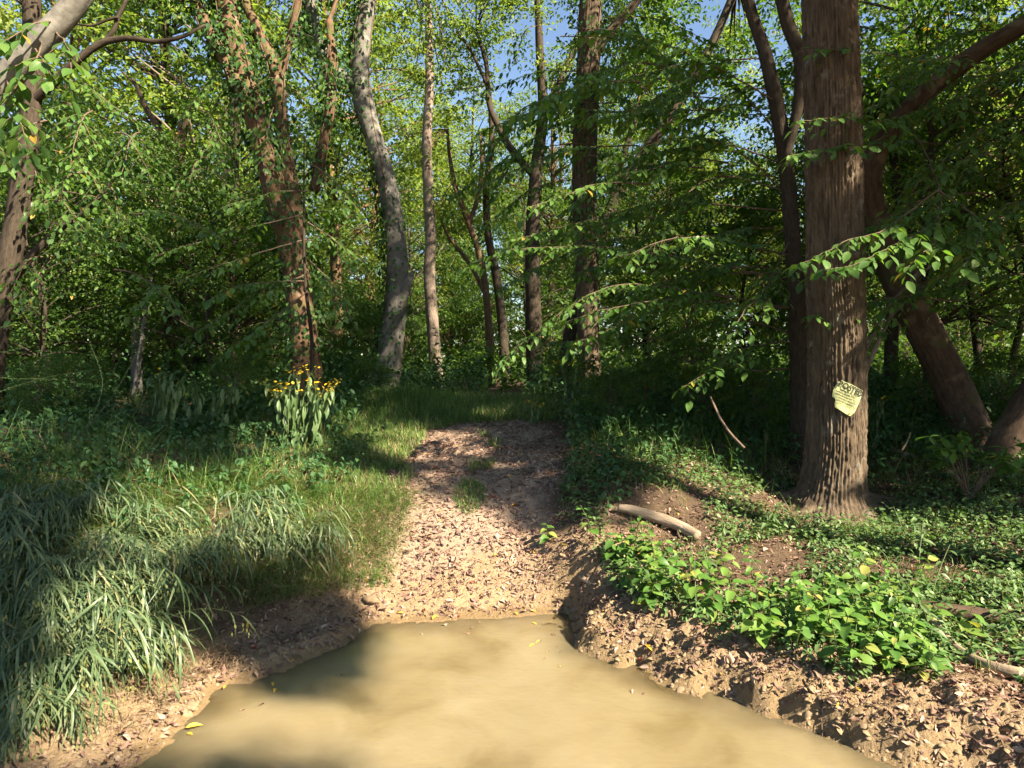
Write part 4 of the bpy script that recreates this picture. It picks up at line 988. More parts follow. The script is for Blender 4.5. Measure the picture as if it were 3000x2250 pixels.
# ground cover on the right bank
X, Y = on_ground(15000, .3, 5.6, 3.2, 7.6)
nz = fbm(X * 1.9, Y * 1.9, 27, 3); sd = shore_dist(X, Y)
ok = (path_u(X, Y) > 1.15) & (nz > .40) & (sd > .34 + .5 * nz * (X > 2)) & ~((np.abs(1500 + X / Y * F - 1930) < 150) & (np.abs(Y - 6.15) < .5)) & (np.hypot(X - 3.2, Y - 7) > .42); X, Y, nz = X[ok], Y[ok], nz[ok]
herbs('ground_cover', 'low creeping leaves covering the sunny right bank', X, Y, R.uniform(.02, .17, len(X)), .048, 6, M['cover'], spread=1.6, droop=-.15)

# dead grass stems hanging over the left bank and matted on the right one
def straw(name, label, X, Y, L, w, ang, mat='straw'):
    mb = MB(); z = ground(X, Y)
    tv, tf = blade_t(1.4, 1.0, 3)
    th = ang + R.normal(0, .7, len(X)); a = np.stack([np.cos(th), np.sin(th), -.1 + 0 * th], -1); a = nrm(a)
    up0 = nrm(np.stack([np.cos(th) * .6, np.sin(th) * .6, np.ones(len(X))], -1) + R.normal(0, .25, (len(X), 3))); b = nrm(np.cross(up0, a)); a = np.cross(b, up0)
    stamp(mb, tv, tf, np.stack([a, b, up0], -1), np.stack([L, 0 * L + w, L], -1), np.stack([X, Y, z], -1), R.uniform(0, 1, len(X)), quads=True)
    o_ = obj(name, mb.mesh(name, M[mat]), kind='stuff'); o_['label'] = label; o_['category'] = 'dead grass'
X = R.uniform(-3.2, -1.1, 9500); Y = R.uniform(3.6, 6.6, 9500); sd = shore_dist(X, Y); g = ground(X, Y, False)
ok = (sd > .18) & (sd < 1.5) & (fbm(X * 2, Y * 2, 51, 2) > .48); X, Y = X[ok], Y[ok]
straw('dead_grass', 'dry brown grass stems hanging down the left bank', X, Y, R.uniform(.08, .32, len(X)), .0035, -.9)
X = R.uniform(-4.0, -1.0, 30000); Y = R.uniform(3.4, 7.0, 30000); sd = shore_dist(X, Y); g = ground(X, Y, False)
ok = (sd > .42) & (sd < 2.6) & (g > .16) & (fbm(X * 1.7, Y * 1.7, 57, 3) > .43); X, Y = X[ok], Y[ok]
straw('fine_grass', 'fine drooping grass tangled between the river oats', X, Y, R.uniform(.12, .40, len(X)), .0048, -1.0, 'grass')
X = R.uniform(.6, 4.6, 4200); Y = R.uniform(4, 7.4, 4200); sd = shore_dist(X, Y); ok = (sd > .6) & (fbm(X * 2.4, Y * 2.4, 61, 2) > .52); X, Y = X[ok], Y[ok]
straw('matted_straw', 'pale dry stalks matted over the right bank', X, Y, R.uniform(.06, .22, len(X)), .0045, -2.2)

# ------------------------------------------------------------------ fallen leaves
CURL = [leaf7(w, f, d) for w, f, d in ((.30, .22, .3), (.38, -.16, -.2), (.24, .08, .5), (.46, .26, .08))]
X, Y = on_ground(170000, -4, 5, 3.0, 10.8)
pu = path_u(X, Y); sd = shore_dist(X, Y); nz = fbm(X * 2.6, Y * 2.6, 71, 3); g0 = ground(X, Y)
cx = np.interp(Y, PATH_Y, PATH_C)
p = np.where((pu < 1.1 + (nz - .5) * .4) & (Y > 5.2), .9 * smooth(-.05, .35, sd + (nz - .5) * .5), 0)
p = np.maximum(p, np.where((X > .35) & (sd > .03), np.where(sd < 1.0, .75, .42) * (.4 + nz), 0))
p = np.maximum(p, np.where((X < cx) & (sd > .03) & (sd < .95) & (X > -2.0), .75 * (.3 + nz), 0))
p = np.maximum(p, np.where((X < cx) & (sd > .03), .10, 0))
p = p * (.55 + .45 * smooth(.36, .56, fbm(X * 5.5, Y * 5.5, 113, 3)))
ok = (R.uniform(0, 1, len(X)) < p) & (g0 > .008); X, Y, g0, nz = X[ok], Y[ok], g0[ok], nz[ok]
n = len(X)
size = R.gamma(5, .0070, n).clip(.013, .07)
e = .03; gxx = (ground(X + e, Y) - ground(X - e, Y)) / (2 * e); gyy = (ground(X, Y + e) - ground(X, Y - e)) / (2 * e)
upn = nrm(np.stack([-np.clip(gxx, -1.5, 1.5), -np.clip(gyy, -1.5, 1.5), np.ones(n)], -1) + R.normal(0, .32, (n, 3)))
ax = nrm(np.stack([R.normal(0, 1, n), R.normal(0, 1, n), R.normal(0, .25, n)], -1)); ax = nrm(ax - upn * (ax * upn).sum(1)[:, None])
pos = np.stack([X, Y, g0 + .006 + R.uniform(0, .012, n)], -1)
Rm = frames(ax, upn)
tint = np.clip(R.beta(1.6, 2.2, n) + (nz - .5) * .5, 0, .95); tint[R.uniform(0, 1, n) > .993] = .985; tint[R.uniform(0, 1, n) > .994] = 1
px, py = 1500 + pos[:, 0] / pos[:, 1] * F, HOR - (pos[:, 2] - EYE) / pos[:, 1] * F
vis = (px > 20) & (px < 2980) & (py < 2240)
score = np.where(vis, size / pos[:, 1], 0)
order = np.argsort(-score); big = order[:290]; rest = order[290:]
mb = MB()
pick = R.integers(0, 4, len(rest))
for k in range(4):
    m = rest[pick == k]; stamp(mb, CURL[k][0], CURL[k][1], Rm[m], size[m], pos[m], tint[m])
o = obj('leaf_litter', mb.mesh('leaf_litter', M['litter']), kind='stuff'); o['label'] = 'brown curled leaf litter over the path and banks'; o['category'] = 'leaf litter'
dead = []
for w, f_, d_ in ((.36, .30, .28), (.44, -.22, -.18), (.30, .10, .45)):
    v, f = leaf_big(w=w, droop=d_, fold=f_, wave=.18); lm = MB(); lm.add(v, f4=f); dead.append(lm.mesh('fallen_leaf', M['litter_o'], smooth_shade=True))
for k in big:
    o = obj('fallen_leaf', dead[int(R.integers(3))]); place(o, pos[k] + [0, 0, .006], Rm[k], size[k] * .95)
    if pos[k][0] > .4: tag(o, 'brown curled fallen leaf on the muddy right bank', 'leaf', 'fallen leaves on the muddy right bank')
    elif sd[ok][k] < .9 and pos[k][0] < -1.05: tag(o, 'brown curled fallen leaf on the shaded left mud bank', 'leaf', 'fallen leaves on the left mud bank')
    else: tag(o, 'brown curled fallen leaf on the dirt ramp', 'leaf', 'fallen leaves on the dirt ramp')
yl = leaf_big(w=.38, droop=.2, fold=.2); lm = MB(); lm.add(yl[0], f4=yl[1]); ylm = lm.mesh('fallen_leaf', M['litter_y'], smooth_shade=True)
for (x, y, d, s), lab in zip([(1280, 1812, 5.4, .07), (1180, 1806, 5.42, .055), (1510, 1803, 5.48, .05), (1570, 1797, 5.5, .06), (1890, 1945, 4.6, .09), (1868, 1915, 4.7, .085), (2520, 2070, 3.8, .06), (545, 2155, 3.75, .085), (655, 2030, 4.2, .05), (2115, 2040, 4.2, .06)],
        ['yellow leaf at the water edge left of the ramp middle', 'small yellow leaf on the left foot of the ramp', 'small yellow leaf at the waterline right of the ramp middle', 'yellow leaf at the right foot of the ramp', 'long yellow leaf on the right mud bank near the ramp', 'long yellow leaf just above another on the right mud bank', 'pale yellow leaf among the right bank litter', 'yellow leaf at the left bank waterline', 'tiny yellow leaf above the left waterline', 'yellow leaf by the water under the bright green plants']):
    q = P(x, y, d); o = obj('fallen_leaf', ylm); g = max(gz(q[0], q[1]), .004)
    th = R.uniform(0, 6.28); place(o, (q[0], q[1], g + .012), frames(np.array([[math.cos(th), math.sin(th), .1]]), np.array([[.1, -.25, 1]]))[0], s); tag(o, lab, 'leaf', 'yellow fallen leaves')

# ------------------------------------------------------------------ bright green plants on the right bank
mesh_b = []
for w, d_ in ((.62, .25), (.58, .4), (.66, .15)):
    v, f = leaf_big(w=w, droop=d_, fold=.12, prof=(.03, .30, .48, .5, .42, .28, .12, 0)); lm = MB(); lm.add(v, f4=f); mesh_b.append(lm.mesh('leaf', M['bright_o'], smooth_shade=True))
LINE = np.array([(1665, 1660), (1780, 1690), (1900, 1730), (2050, 1770), (2200, 1830), (2350, 1850), (2500, 1860), (2620, 1880), (2720, 1900)], float)
def herb_plant(name, label, cat, group, base, h, pairs, leaf, meshes, lean=(0, 0), stem_r=.004):
    root = empty(name, label, cat, base, group)
    n = 8; t = np.linspace(0, 1, n)
    st = np.stack([lean[0] * h * t ** 1.5, lean[1] * h * t ** 1.5, h * t], -1)
    mb = MB(); tube(mb, st, np.linspace(stem_r, stem_r * .5, n), 5); obj('stem', mb.mesh('stem', M['stem'], smooth_shade=True), root)
    ph = R.uniform(0, 6.28)
    for k in range(pairs):
        u = .3 + .7 * (k + .5) / pairs
        p = np.array([np.interp(u, t, st[:, c]) for c in range(3)])
        for s_ in (0, math.pi):
            th = ph + s_ + k * math.pi / 2 + R.normal(0, .25)
            a = np.array([math.cos(th), math.sin(th), R.normal(-.05, .2)])
            Lf = leaf * (1.15 - .45 * u) * R.uniform(.8, 1.2) if k < pairs - 1 else leaf * .6 * R.uniform(.8, 1.2)
            o = obj('leaf', meshes[int(R.integers(len(meshes)))], root)
            place(o, p + nrm(a[None])[0] * .012, frames(a[None], (np.array([0, 0, 1.0]) + R.normal(0, .2, 3) + np.array([0, -.25, 0]))[None])[0], Lf)
cnt = 0
for k in range(112):
    u = R.uniform(0, len(LINE) - 1.001); i = int(u); q = LINE[i] * (1 - u + i) + LINE[i + 1] * (u - i) + R.normal(0, 1, 2) * [60, 84] + [0, 18]
    # where the sight line meets the bank
    dd = np.linspace(3.4, 7, 260); pts = np.stack([(q[0] - 1500) / F * dd, dd, EYE - (q[1] - HOR) / F * dd], -1)
    gg = ground(pts[:, 0], pts[:, 1], False); j = int(np.argmax(gg > pts[:, 2])); b = pts[j]
    if shore_dist(b[:1], b[1:2])[0] < .32 or (1760 < q[0] < 2100 and 1430 < q[1] < 1640): continue
    near = u / (len(LINE) - 1)
    seg = min(int(near * 6), 5); hh_ = R.uniform(.16, .38)
    where = ('at the corner of the dirt ramp', 'in front of the pale log', 'below the clay clod', 'in the middle of the right bank', 'below the signed tree', 'beside the exposed root')[seg]
    row_ = 'nearest the water' if q[1] > np.interp(q[0], LINE[:, 0], LINE[:, 1]) + 20 else ('at the back' if q[1] < np.interp(q[0], LINE[:, 0], LINE[:, 1]) - 25 else 'in the middle row')
    herb_plant('clearweed', f'{"tall" if hh_ > .27 else "low"} bright leafy plant {row_} {where}', 'plant', f'bright green plants on the right bank', (b[0], b[1], gz(b[0], b[1]) - .01), hh_, int(R.integers(4, 7)), R.uniform(.08, .125), mesh_b, R.normal(0, .25, 2))
for (x, y, d, lab) in [(420, 1990, 4.15, 'single bright green seedling at the foot of the left mud bank'), (60, 1950, 3.9, 'dark green nettle like plant at the left edge by the water'), (390, 1860, 4.5, 'small green seedling in the hanging dry grass')]:
    q = P(x, y, d); herb_plant('bank_seedling', lab, 'plant', None, (q[0], q[1], gz(q[0], q[1])), .16, 5, .085, mesh_b, (.2, -.5))

# ------------------------------------------------------------------ river oats on the left bank
def oat_clump(x, y, label, group, stems, singles, reach=(.45, .8), big=1.0):
    g = gz(x, y); base = np.array([x, y, g - .02])
    root = empty('river_oats', label, 'grass clump', base, group)
    mt, ml, ms = MB(), MB(), MB()
    B = []
    for k in range(stems):
        Ls = R.uniform(*reach) * big
        th = R.normal(-.95, .8)                                     # downhill, to the water and the light
        n = 10; t = np.linspace(0, 1, n)
        ang = R.uniform(.1, .5) + t * R.uniform(1.3, 2.3)
        hx = np.cumsum(np.sin(ang)) / n * Ls; hz = np.cumsum(np.cos(ang)) / n * Ls
        st = np.stack([np.cos(th) * hx, np.sin(th) * hx, hz], -1) + np.r_[R.normal(0, .05, 2), 0]
        zg = ground(st[:, 0] + x, st[:, 1] + y, False) - base[2] + .03
        st[:, 2] = np.maximum(st[:, 2], np.minimum(zg, st[:, 2] + .5))
        tube(mt, st, np.linspace(.0022, .001, n), 3)
        T = nrm(np.gradient(st, axis=0))
        for m in range(11):
            i = int(1 + m * .8); i = min(i, n - 1)
            side = nrm(np.cross(T[i], [0, 0, 1.0])[None])[0] * (1 if m % 2 else -1)
            a = nrm((T[i] * .8 + side * R.uniform(.2, .7) + [0, 0, -.35 + R.normal(0, .2)])[None])[0]
            up = nrm((np.array([0, 0, 1.0]) + R.normal(0, .3, 3))[None])[0]
            B.append((st[i], a, up, R.uniform(.12, .25) * big))
        if R.uniform() < .5:
            k2 = int(R.integers(6, 13)); pos = st[-1] + np.stack([R.normal(0, .035, k2), R.normal(0, .035, k2), -R.uniform(0, .13, k2)], -1)
            a = nrm(np.stack([R.normal(0, .2, k2), R.normal(0, .2, k2), -np.ones(k2)], -1))
            stamp(ms, L7[0] * [1, 1.0, 1], L7[1], frames(a, nrm(R.normal(0, 1, (k2, 3)))), .026 * R.uniform(.8, 1.3, k2), pos, R.uniform(0, 1, k2))
    obj('stalks', mt.mesh('stalks', M['stem'], (0, 0, 0)), root, 'stuff')
    pos = np.array([b[0] for b in B]); Rm = frames(np.array([b[1] for b in B]), np.array([b[2] for b in B])); sc = np.array([b[3] for b in B])
    if singles:
        for k in range(len(B)):
            o = obj('blade', STRAP[int(R.integers(3))], root); place(o, pos[k], Rm[k], sc[k])
    else:
        for q in range(3):
            m = np.arange(len(B)) % 3 == q; stamp(ml, STRAPV[q][0], STRAPV[q][1], Rm[m], sc[m], pos[m], R.uniform(0, 1, m.sum()), quads=True)
        obj('blades', ml.mesh('blades', M['oats']), root, 'stuff')
    if ms.n: obj('seed_heads', ms.mesh('seed_heads', M['seed']), root, 'stuff')
STRAP, STRAPV = [], []
for dr in (.25, .5, .8):
    v, f = [], []
    for i_, u_ in enumerate(np.linspace(0, 1, 7)):
        hw = .031 * min(1, u_ * 5 + .35) * (1 - u_ ** 2.4) + .001
        zz = -dr * u_ ** 2; xx = u_ * (1 - .25 * dr * u_)
        v += [(xx, -hw, zz + .25 * hw), (xx, 0, zz), (xx, hw, zz + .25 * hw)]
    for i_ in range(6):
        for c_ in range(2): a_ = i_ * 3 + c_; f.append((a_, a_ + 3, a_ + 4, a_ + 1))
    v, f = np.array(v), np.array(f); STRAPV.append((v, f)); lm = MB(); lm.add(v, f4=f); STRAP.append(lm.mesh('blade', M['oats_o'], smooth_shade=True))
OATS = []
for k in range(84):
    for _ in range(50):
        px_, py_ = R.uniform(-60, 920), R.uniform(1440, 2200)
        top = np.interp(px_, [0, 300, 600, 900], [1530, 1500, 1510, 1520]); bot = np.interp(px_, [0, 150, 330, 450, 600, 900], [2200, 2130, 2020, 1790, 1690, 1670])
        if top < py_ < bot: break
    dd = np.linspace(3.0, 8, 260); pts = np.stack([(px_ - 1500) / F * dd, dd, EYE - (py_ - HOR) / F * dd], -1)
    gg = ground(pts[:, 0], pts[:, 1], False); j = int(np.argmax(gg > pts[:, 2])); b = pts[j]
    OATS.append((px_, py_, b))
OATS.sort(key=lambda t: t[2][1])
for k, (px_, py_, b) in enumerate(OATS):
    if px_ < 260 and py_ > 1700: w_ = 'at the lower left edge over the water'
    elif px_ < 260: w_ = 'in the shade at the left edge'
    elif py_ < 1560: w_ = 'along the crest of the left bank'
    else: w_ = 'hanging over the left mud bank'
    big_ = R.uniform(.55, 1.15); ns_ = int(R.integers(6, 12))
    oat_clump(b[0], b[1] + .1, f'{"long" if big_ > 1 else "short"} {"thick" if ns_ > 8 else "thin"} arching river oats clump {w_}', 'river oats on the left bank', ns_, k < 20, big=big_)
oat_clump(*P(330, 1760, 4.6)[:2], 'pale sunlit tuft of broad grass blades halfway down the left bank', None, 9, True, (.25, .45), 1.15)
oat_clump(*P(470, 1880, 4.5)[:2], 'drooping grass tuft hanging lowest over the bare left mud', None, 9, True, (.25, .45), 1.1)

# ------------------------------------------------------------------ yellow flowered wingstems
wing = []
for dr in (.5, .8):
    v, f = leaf_big(w=.34, droop=dr, fold=.1, prof=(.05, .2, .36, .47, .5, .4, .2, 0)); lm = MB(); lm.add(v, f4=f); wing.append(lm.mesh('leaf', M['wing_o'], smooth_shade=True))
lm = MB(); cnt_v = []
for k in range(9):
    th = k / 9 * 6.283; a = np.array([[math.cos(th), math.sin(th), .15]])
    stamp(lm, L4[0] * [1, .75, 1], L4[1], frames(a, np.array([[0, 0, 1.0]])), np.array([1.0]), np.array([[math.cos(th) * .2, math.sin(th) * .2, 0]]), .6)
tube(lm, np.array([(0, 0, -.25), (0, 0, .0), (0, 0, .25)]), np.array([.18, .3, .15]), 7, cap=True)
flower_me = lm.mesh('flower', M['yellow'])
def wingstem(label, x, y, d, top, width, stems, fl, lowleaf=.18, leafn=12, leaf=.19):
    q = P(x, y, d); g = gz(q[0], q[1]); base = np.array([q[0], q[1], g]); H = EYE - (top - HOR) / F * d - g; W = width / F * d
    root = empty('wingstem', label, 'flowering plant', base, 'yellow flowered wingstems')
    for k in range(stems):
        a = np.array([R.uniform(-.18, .18) * W, R.uniform(-.2, .2) * W, -.02]); h = H * R.uniform(.68, 1.05)
        e = np.array([(k + .5) / stems * W - W / 2 + R.normal(0, .03), R.normal(0, .14) * W, h])
        t = np.linspace(0, 1, 10)[:, None]; st = a + (e - a) * t + np.array([0, 0, .06]) * np.sin(t * 3.14)
        mb = MB(); tube(mb, st, np.linspace(.006, .003, 10), 5); heads = []
        for m in range(fl):
            c = st[-1] + np.array([R.normal(0, .055), R.normal(0, .055), R.uniform(-.01, .06)])
            tube(mb, np.linspace(st[-2], c, 4), .0015, 3)
            heads.append(c)
        so = obj('stem', mb.mesh('stem', M['stem'], smooth_shade=True), root)
        for c in heads:
            o = obj('flower', flower_me, so); place(o, c, frames(rand_axis(1), rand_up(1, .4))[0], R.uniform(.013, .021))
        for m in range(leafn):
            u = lowleaf + (1 - lowleaf) * (m + .5) / leafn; p = np.array([np.interp(u, t[:, 0], st[:, c]) for c in range(3)])
            th = R.uniform(0, 6.28); a_ = np.array([math.cos(th) * .6, math.sin(th) * .6 - .15, -.75 + .5 * (u > .85)])
            o = obj('leaf', wing[int(R.integers(2))], so); place(o, p + np.array([math.cos(th), math.sin(th), 0]) * .02, frames(a_[None], np.array([[math.cos(th), math.sin(th), .5]]))[0], leaf * (1.1 - .5 * u) * R.uniform(.8, 1.2))
wingstem('big sunlit wingstem with drooping leaves and flat yellow flower tops', 890, 1330, 8.4, 1090, 215, 17, 6, leaf=.20)
wingstem('shaded wingstem with few yellow flowers left of the big one', 480, 1285, 8.4, 1045, 120, 6, 1)
wingstem('low shaded wingstem between the ladder and the big sunlit one', 620, 1290, 8.8, 1115, 170, 7, 1)
wingstem('small wingstem with an upright yellow flower spray at the path end', 1562, 1250, 9.8, 1165, 50, 3, 7, leaf=.1, leafn=7)
wingstem('tall thin wingstem in front of the sunlit brown trunk', 1690, 1260, 9.4, 1070, 170, 6, 4, leaf=.13, leafn=8)
wingstem('small yellow flowered plant right of the signed tree', 2560, 1230, 8.2, 1135, 70, 3, 3, leaf=.12, leafn=7)

# ------------------------------------------------------------------ arching fronds at the left edge
def frond_plant(label, arcs, leaf=.032):
    b0 = P(*arcs[0][0]); base = np.array([b0[0], b0[1], gz(b0[0], b0[1])])
    root = empty('locust_seedling', label, 'plant', base, 'arching pinnate seedlings')
    for arc in arcs:
        q = catmull(np.array([P(*p) for p in arc]), 40); mb = MB(); tube(mb, q, np.linspace(.005, .0015, 40), 4)
        obj('stalk', mb.mesh('stalk', M['stem'], base, True), root)
        mf = MB(); i = np.repeat(np.arange(6, 40), 2); T = nrm(np.gradient(q, axis=0))[i]; side = np.tile([1.0, -1.0], 34)[:, None] * nrm(np.cross(T, [0, 0, 1.0]))
        stamp(mf, L7[0], L7[1], frames(nrm(T * .5 + side + R.normal(0, .12, T.shape)), rand_up(len(i), .2)), leaf * R.uniform(.8, 1.2, len(i)), q[i], R.uniform(.4, 1, len(i)))
        obj('leaflets', mf.mesh('leaflets', M['herb'], base), root, 'stuff')
frond_plant('arching pinnate seedling in the shade at the left edge', [[(-60, 1330, 6.4), (-40, 1180, 6.4), (100, 1115, 6.2), (280, 1082, 6.0)], [(-60, 1330, 6.4), (-60, 1060, 6.4), (20, 1030, 6.2), (90, 1015, 6.1)], [(-60, 1330, 6.4), (-60, 980, 6.4), (0, 960, 6.3), (50, 950, 6.2)], [(-60, 1330, 6.4), (-30, 1130, 6.2), (60, 1110, 6), (160, 1112, 5.9)]])
frond_plant('long thin pinnate seedling arching before the ladder', [[(260, 1250, 7.5), (330, 1160, 7.5), (400, 1040, 7.5), (460, 950, 7.5)], [(260, 1250, 7.5), (340, 1190, 7.3), (430, 1130, 7.2), (520, 1090, 7.1)], [(260, 1250, 7.5), (300, 1130, 7.6), (270, 1020, 7.7), (240, 960, 7.8)]])

# ------------------------------------------------------------------ logs, roots, sticks
def wood_piece(name, label, cat, pts, d, mat, nseg=14, n=30, lump=.3, seed=3, stubs=()):
    if d == 'lie':                                            # lying on the ground
        d = []
        for x_, y_, w_ in pts: h_ = hit(x_, y_ + w_ * .35); d.append(h_[1] - .02)
    q = px_stem(pts, d, n); base = q[0][:3].copy()
    root = empty(name, label, cat, base)
    mb = MB(); tube(mb, q[:, :3], q[:, 3], nseg, lump=lump, seed=seed, cap=True, ridge=.003 if nseg > 12 else 0, ridge_n=12); obj('stem', mb.mesh('stem', mat, base, True), root)
    for sp, sd_ in stubs:
        s_ = px_stem(sp, sd_, 10); mb = MB(); tube(mb, s_[:, :3], s_[:, 3], 6, lump=.3, cap=True); obj('stub', mb.mesh('stub', mat, base, True), root)
wood_piece('fallen_log', 'pale weathered log lying across the right bank left of the signed tree', 'log', [(1812, 1488, 20), (1850, 1494, 28), (1920, 1514, 32), (1990, 1540, 32), (2045, 1570, 30)], 'lie', M['log'], seed=4, n=44, nseg=22)
wood_piece('exposed_root', 'gnarled exposed root curving down the right bank', 'root', [(2600, 1765, 22), (2680, 1790, 32), (2740, 1830, 28), (2790, 1890, 28), (2860, 1935, 28), (2950, 1965, 32), (3080, 1990, 38)], 'lie', M['log'], seed=6, n=50, nseg=20)
wood_piece('half_buried_log', 'brown half buried log behind the exposed root', 'log', [(2560, 1770, 30), (2700, 1780, 44), (2820, 1795, 46), (2920, 1805, 36)], 'lie', M['bark_lean'], seed=8, n=40, nseg=18)
wood_piece('dead_branch', 'reddish dead branch on the ground right of the signed tree', 'branch', [(2535, 1288, 20), (2590, 1305, 18), (2640, 1325, 16), (2690, 1340, 7)], 'lie', M['log'], nseg=10, stubs=[([(2640, 1322, 8), (2660, 1290, 5), (2668, 1265, 3)], 7.2)])
wood_piece('leaning_stick', 'thin brown stick leaning in the weeds left of the signed tree', 'stick', [(2080, 1160, 6), (2110, 1225, 8), (2140, 1270, 9), (2180, 1312, 9)], [7.4, 7.2, 7.05, 6.9], M['twig'], nseg=6, n=16)
wood_piece('bank_root', 'small bare root sticking out of the bank beside the ramp', 'root', [(1700, 1690, 18), (1740, 1715, 16), (1780, 1722, 12)], 'lie', M['log'], nseg=8, n=14)
wood_piece('dead_stalk', 'thin pale bare stalk rising from the shaded left bank', 'stalk', [(215, 1520, 5), (180, 1430, 4), (140, 1330, 3), (115, 1270, 2)], 6.2, M['log'], nseg=5, n=16)
wood_piece('dead_stalk', 'thin pale bare stalk crossing lower on the shaded left bank', 'stalk', [(190, 1500, 5), (150, 1440, 4), (115, 1370, 3)], 5.9, M['log'], nseg=5, n=16)

# stones of dried clay at the foot of the left bank and in the right bank
def clod(label, x, y, d, r, name='clay_clod', mat='ground_clod'):
    q = P(x, y, d); g = gz(q[0], q[1])
    u = np.linspace(.02, math.pi - .02, 10); mb = MB()
    pts = np.stack([0 * u, 0 * u, -np.cos(u) * r * .7], -1)
    tube(mb, pts, np.sin(u) * r + 1e-3, 22, cap=True, lump=.9, ridge=r * .22, ridge_n=5, seed=int(R.integers(99)))
    o = obj(name, mb.mesh(name, M['clod'], (0, 0, 0), True)); o.location = (q[0], q[1], g + r * .25); o.rotation_euler = (.2, .1, R.uniform(0, 6)); o.scale = (1.25, 1, .75); tag(o, label, 'clod', 'clods of dried clay')
M['clod'] = plainmat('dried clay', (.215, .15, .088), .95)
clod('tan clay clod among the bright leaves beside the log', 1905, 1637, 5.6, .07)
clod('grey pebbly clod on the left shoulder of the ramp', 1085, 1720, 5.5, .06)
clod('rounded clod at the foot of the left bank', 560, 2105, 3.95, .035)

# ------------------------------------------------------------------ ladder against a weathered post
lx, ly = P(388, 0, 12.3)[:2]
lg = gz(lx, ly)
root = empty('wooden_ladder', 'pale weathered wooden ladder leaning in the shade far left', 'ladder', (lx, ly, lg))
def rail(x0):
    mb = MB(); a = np.array([x0 * .42, x0 * -.9, -.05]); b = a + np.array([.22, .25, 2.3])
    t = np.linspace(0, 1, 8)[:, None]; p = a * (1 - t) + b * t
    tube(mb, p, .036, 4, cap=True); obj('rail', mb.mesh('rail', M['wood']), root); return p
r1, r2 = rail(-.24), rail(.24)
for u in np.linspace(.12, .95, 7):
    a = r1[0] * (1 - u) + r1[-1] * u; b = r2[0] * (1 - u) + r2[-1] * u
    mb = MB(); tube(mb, np.linspace(a, b, 3), .022, 6, cap=True); obj('rung', mb.mesh('rung', M['wood']), root)
wp, _ = main_tree('weathered_post', 'grey weathered dead trunk behind the wooden ladder', 'snag', [(400, 1170, 34), (402, 1050, 32), (404, 960, 30), (406, 900, 30), (406, 890, 24)], 12.9, M['wood'], nseg=12, lump=.2, seed=60, n=24)

# ------------------------------------------------------------------ leafy shrub by the leaning trunk
sq = P(2840, 1330, 6.6); sg = gz(sq[0], sq[1])
root = empty('broadleaf_shrub', 'low shrub with long oval leaves at the foot of the leaning trunk', 'shrub', (sq[0], sq[1], sg))
shr = leaf_big(w=.42, droop=.25, fold=.12, prof=(.03, .14, .3, .44, .5, .42, .24, 0)); lm = MB(); lm.add(shr[0], f4=shr[1]); shm = lm.mesh('leaf', M['spray_o'], smooth_shade=True)
for k in range(15):
    th = R.uniform(0, 6.28); L_ = R.uniform(.3, .62); t = np.linspace(0, 1, 8)[:, None]
    e = np.array([math.cos(th) * L_ * .8, math.sin(th) * L_ * .6, R.uniform(.22, .6)]); st = e * t + np.array([0, 0, .12]) * np.sin(t * 2.6)
    mb = MB(); tube(mb, st, np.linspace(.007, .002, 8), 5); obj('stem', mb.mesh('stem', M['twig'], smooth_shade=True), root)
    for m in range(9):
        a_ = R.uniform(0, 6.28); i = 7 - m // 3; ax_ = np.array([math.cos(a_), math.sin(a_), R.normal(-.1, .25)])
        o = obj('leaf', shm, root); place(o, st[i], frames(ax_[None], rand_up(1, .25))[0], R.uniform(.10, .17))

# ------------------------------------------------------------------ the posted sign on the big trunk
sc_ = 7.0 / F / 2.212; rad_ = .5 * 155 / F * 7 + .034
ctr = P(2451, 1160, 7.0); ang_ = math.radians(25)
sroot_loc = P(2444, 1160, 7.0) - np.array([0, rad_, 0])
root = empty('posted_sign', 'torn faded yellow posted sign tilted on the big furrowed trunk', 'sign', sroot_loc)
def on_trunk(u, v, lift):
    x = (u * math.cos(ang_) + v * math.sin(ang_)) * sc_; z = (-u * math.sin(ang_) + v * math.cos(ang_)) * sc_
    x = x - 7 / F * 7.0
    a = np.clip(x / rad_, -1.2, 1.2)
    r = rad_ + lift + .004 * np.sin(u * .05 + v * .035)
    return np.stack([ctr[0] + r * np.sin(a), ctr[1] - r * np.cos(a), ctr[2] + z], -1)
vv = np.linspace(-101, 80, 34); uu = np.linspace(0, 1, 26)
lft = np.interp(vv, [-101, -90, -66, -60, -41, -36, 3, 60, 80], [40, -44, -59, -58, -64, -88, -99, -96, -80]); rgt = np.interp(vv, [-101, -72, 19, 73, 80], [58, 70, 77, 76, 70])
U_ = lft[:, None] + (rgt - lft)[:, None] * uu[None]; V_ = vv[:, None] + 0 * uu[None]
mb = MB(); a = (np.arange(33)[:, None] * 26 + np.arange(25)[None]).ravel(); f = np.stack([a, a + 1, a + 27, a + 26], -1)
front = on_trunk(U_.ravel(), V_.ravel(), .001); back = on_trunk(U_.ravel(), V_.ravel(), -.0012)
mb.add(np.vstack([front, back]), f4=np.vstack([f, f[:, ::-1] + 26 * 34]))
obj('sheet', mb.mesh('sheet', M['paper'], sroot_loc, True), root)
dg = bpy.context.evaluated_depsgraph_get()
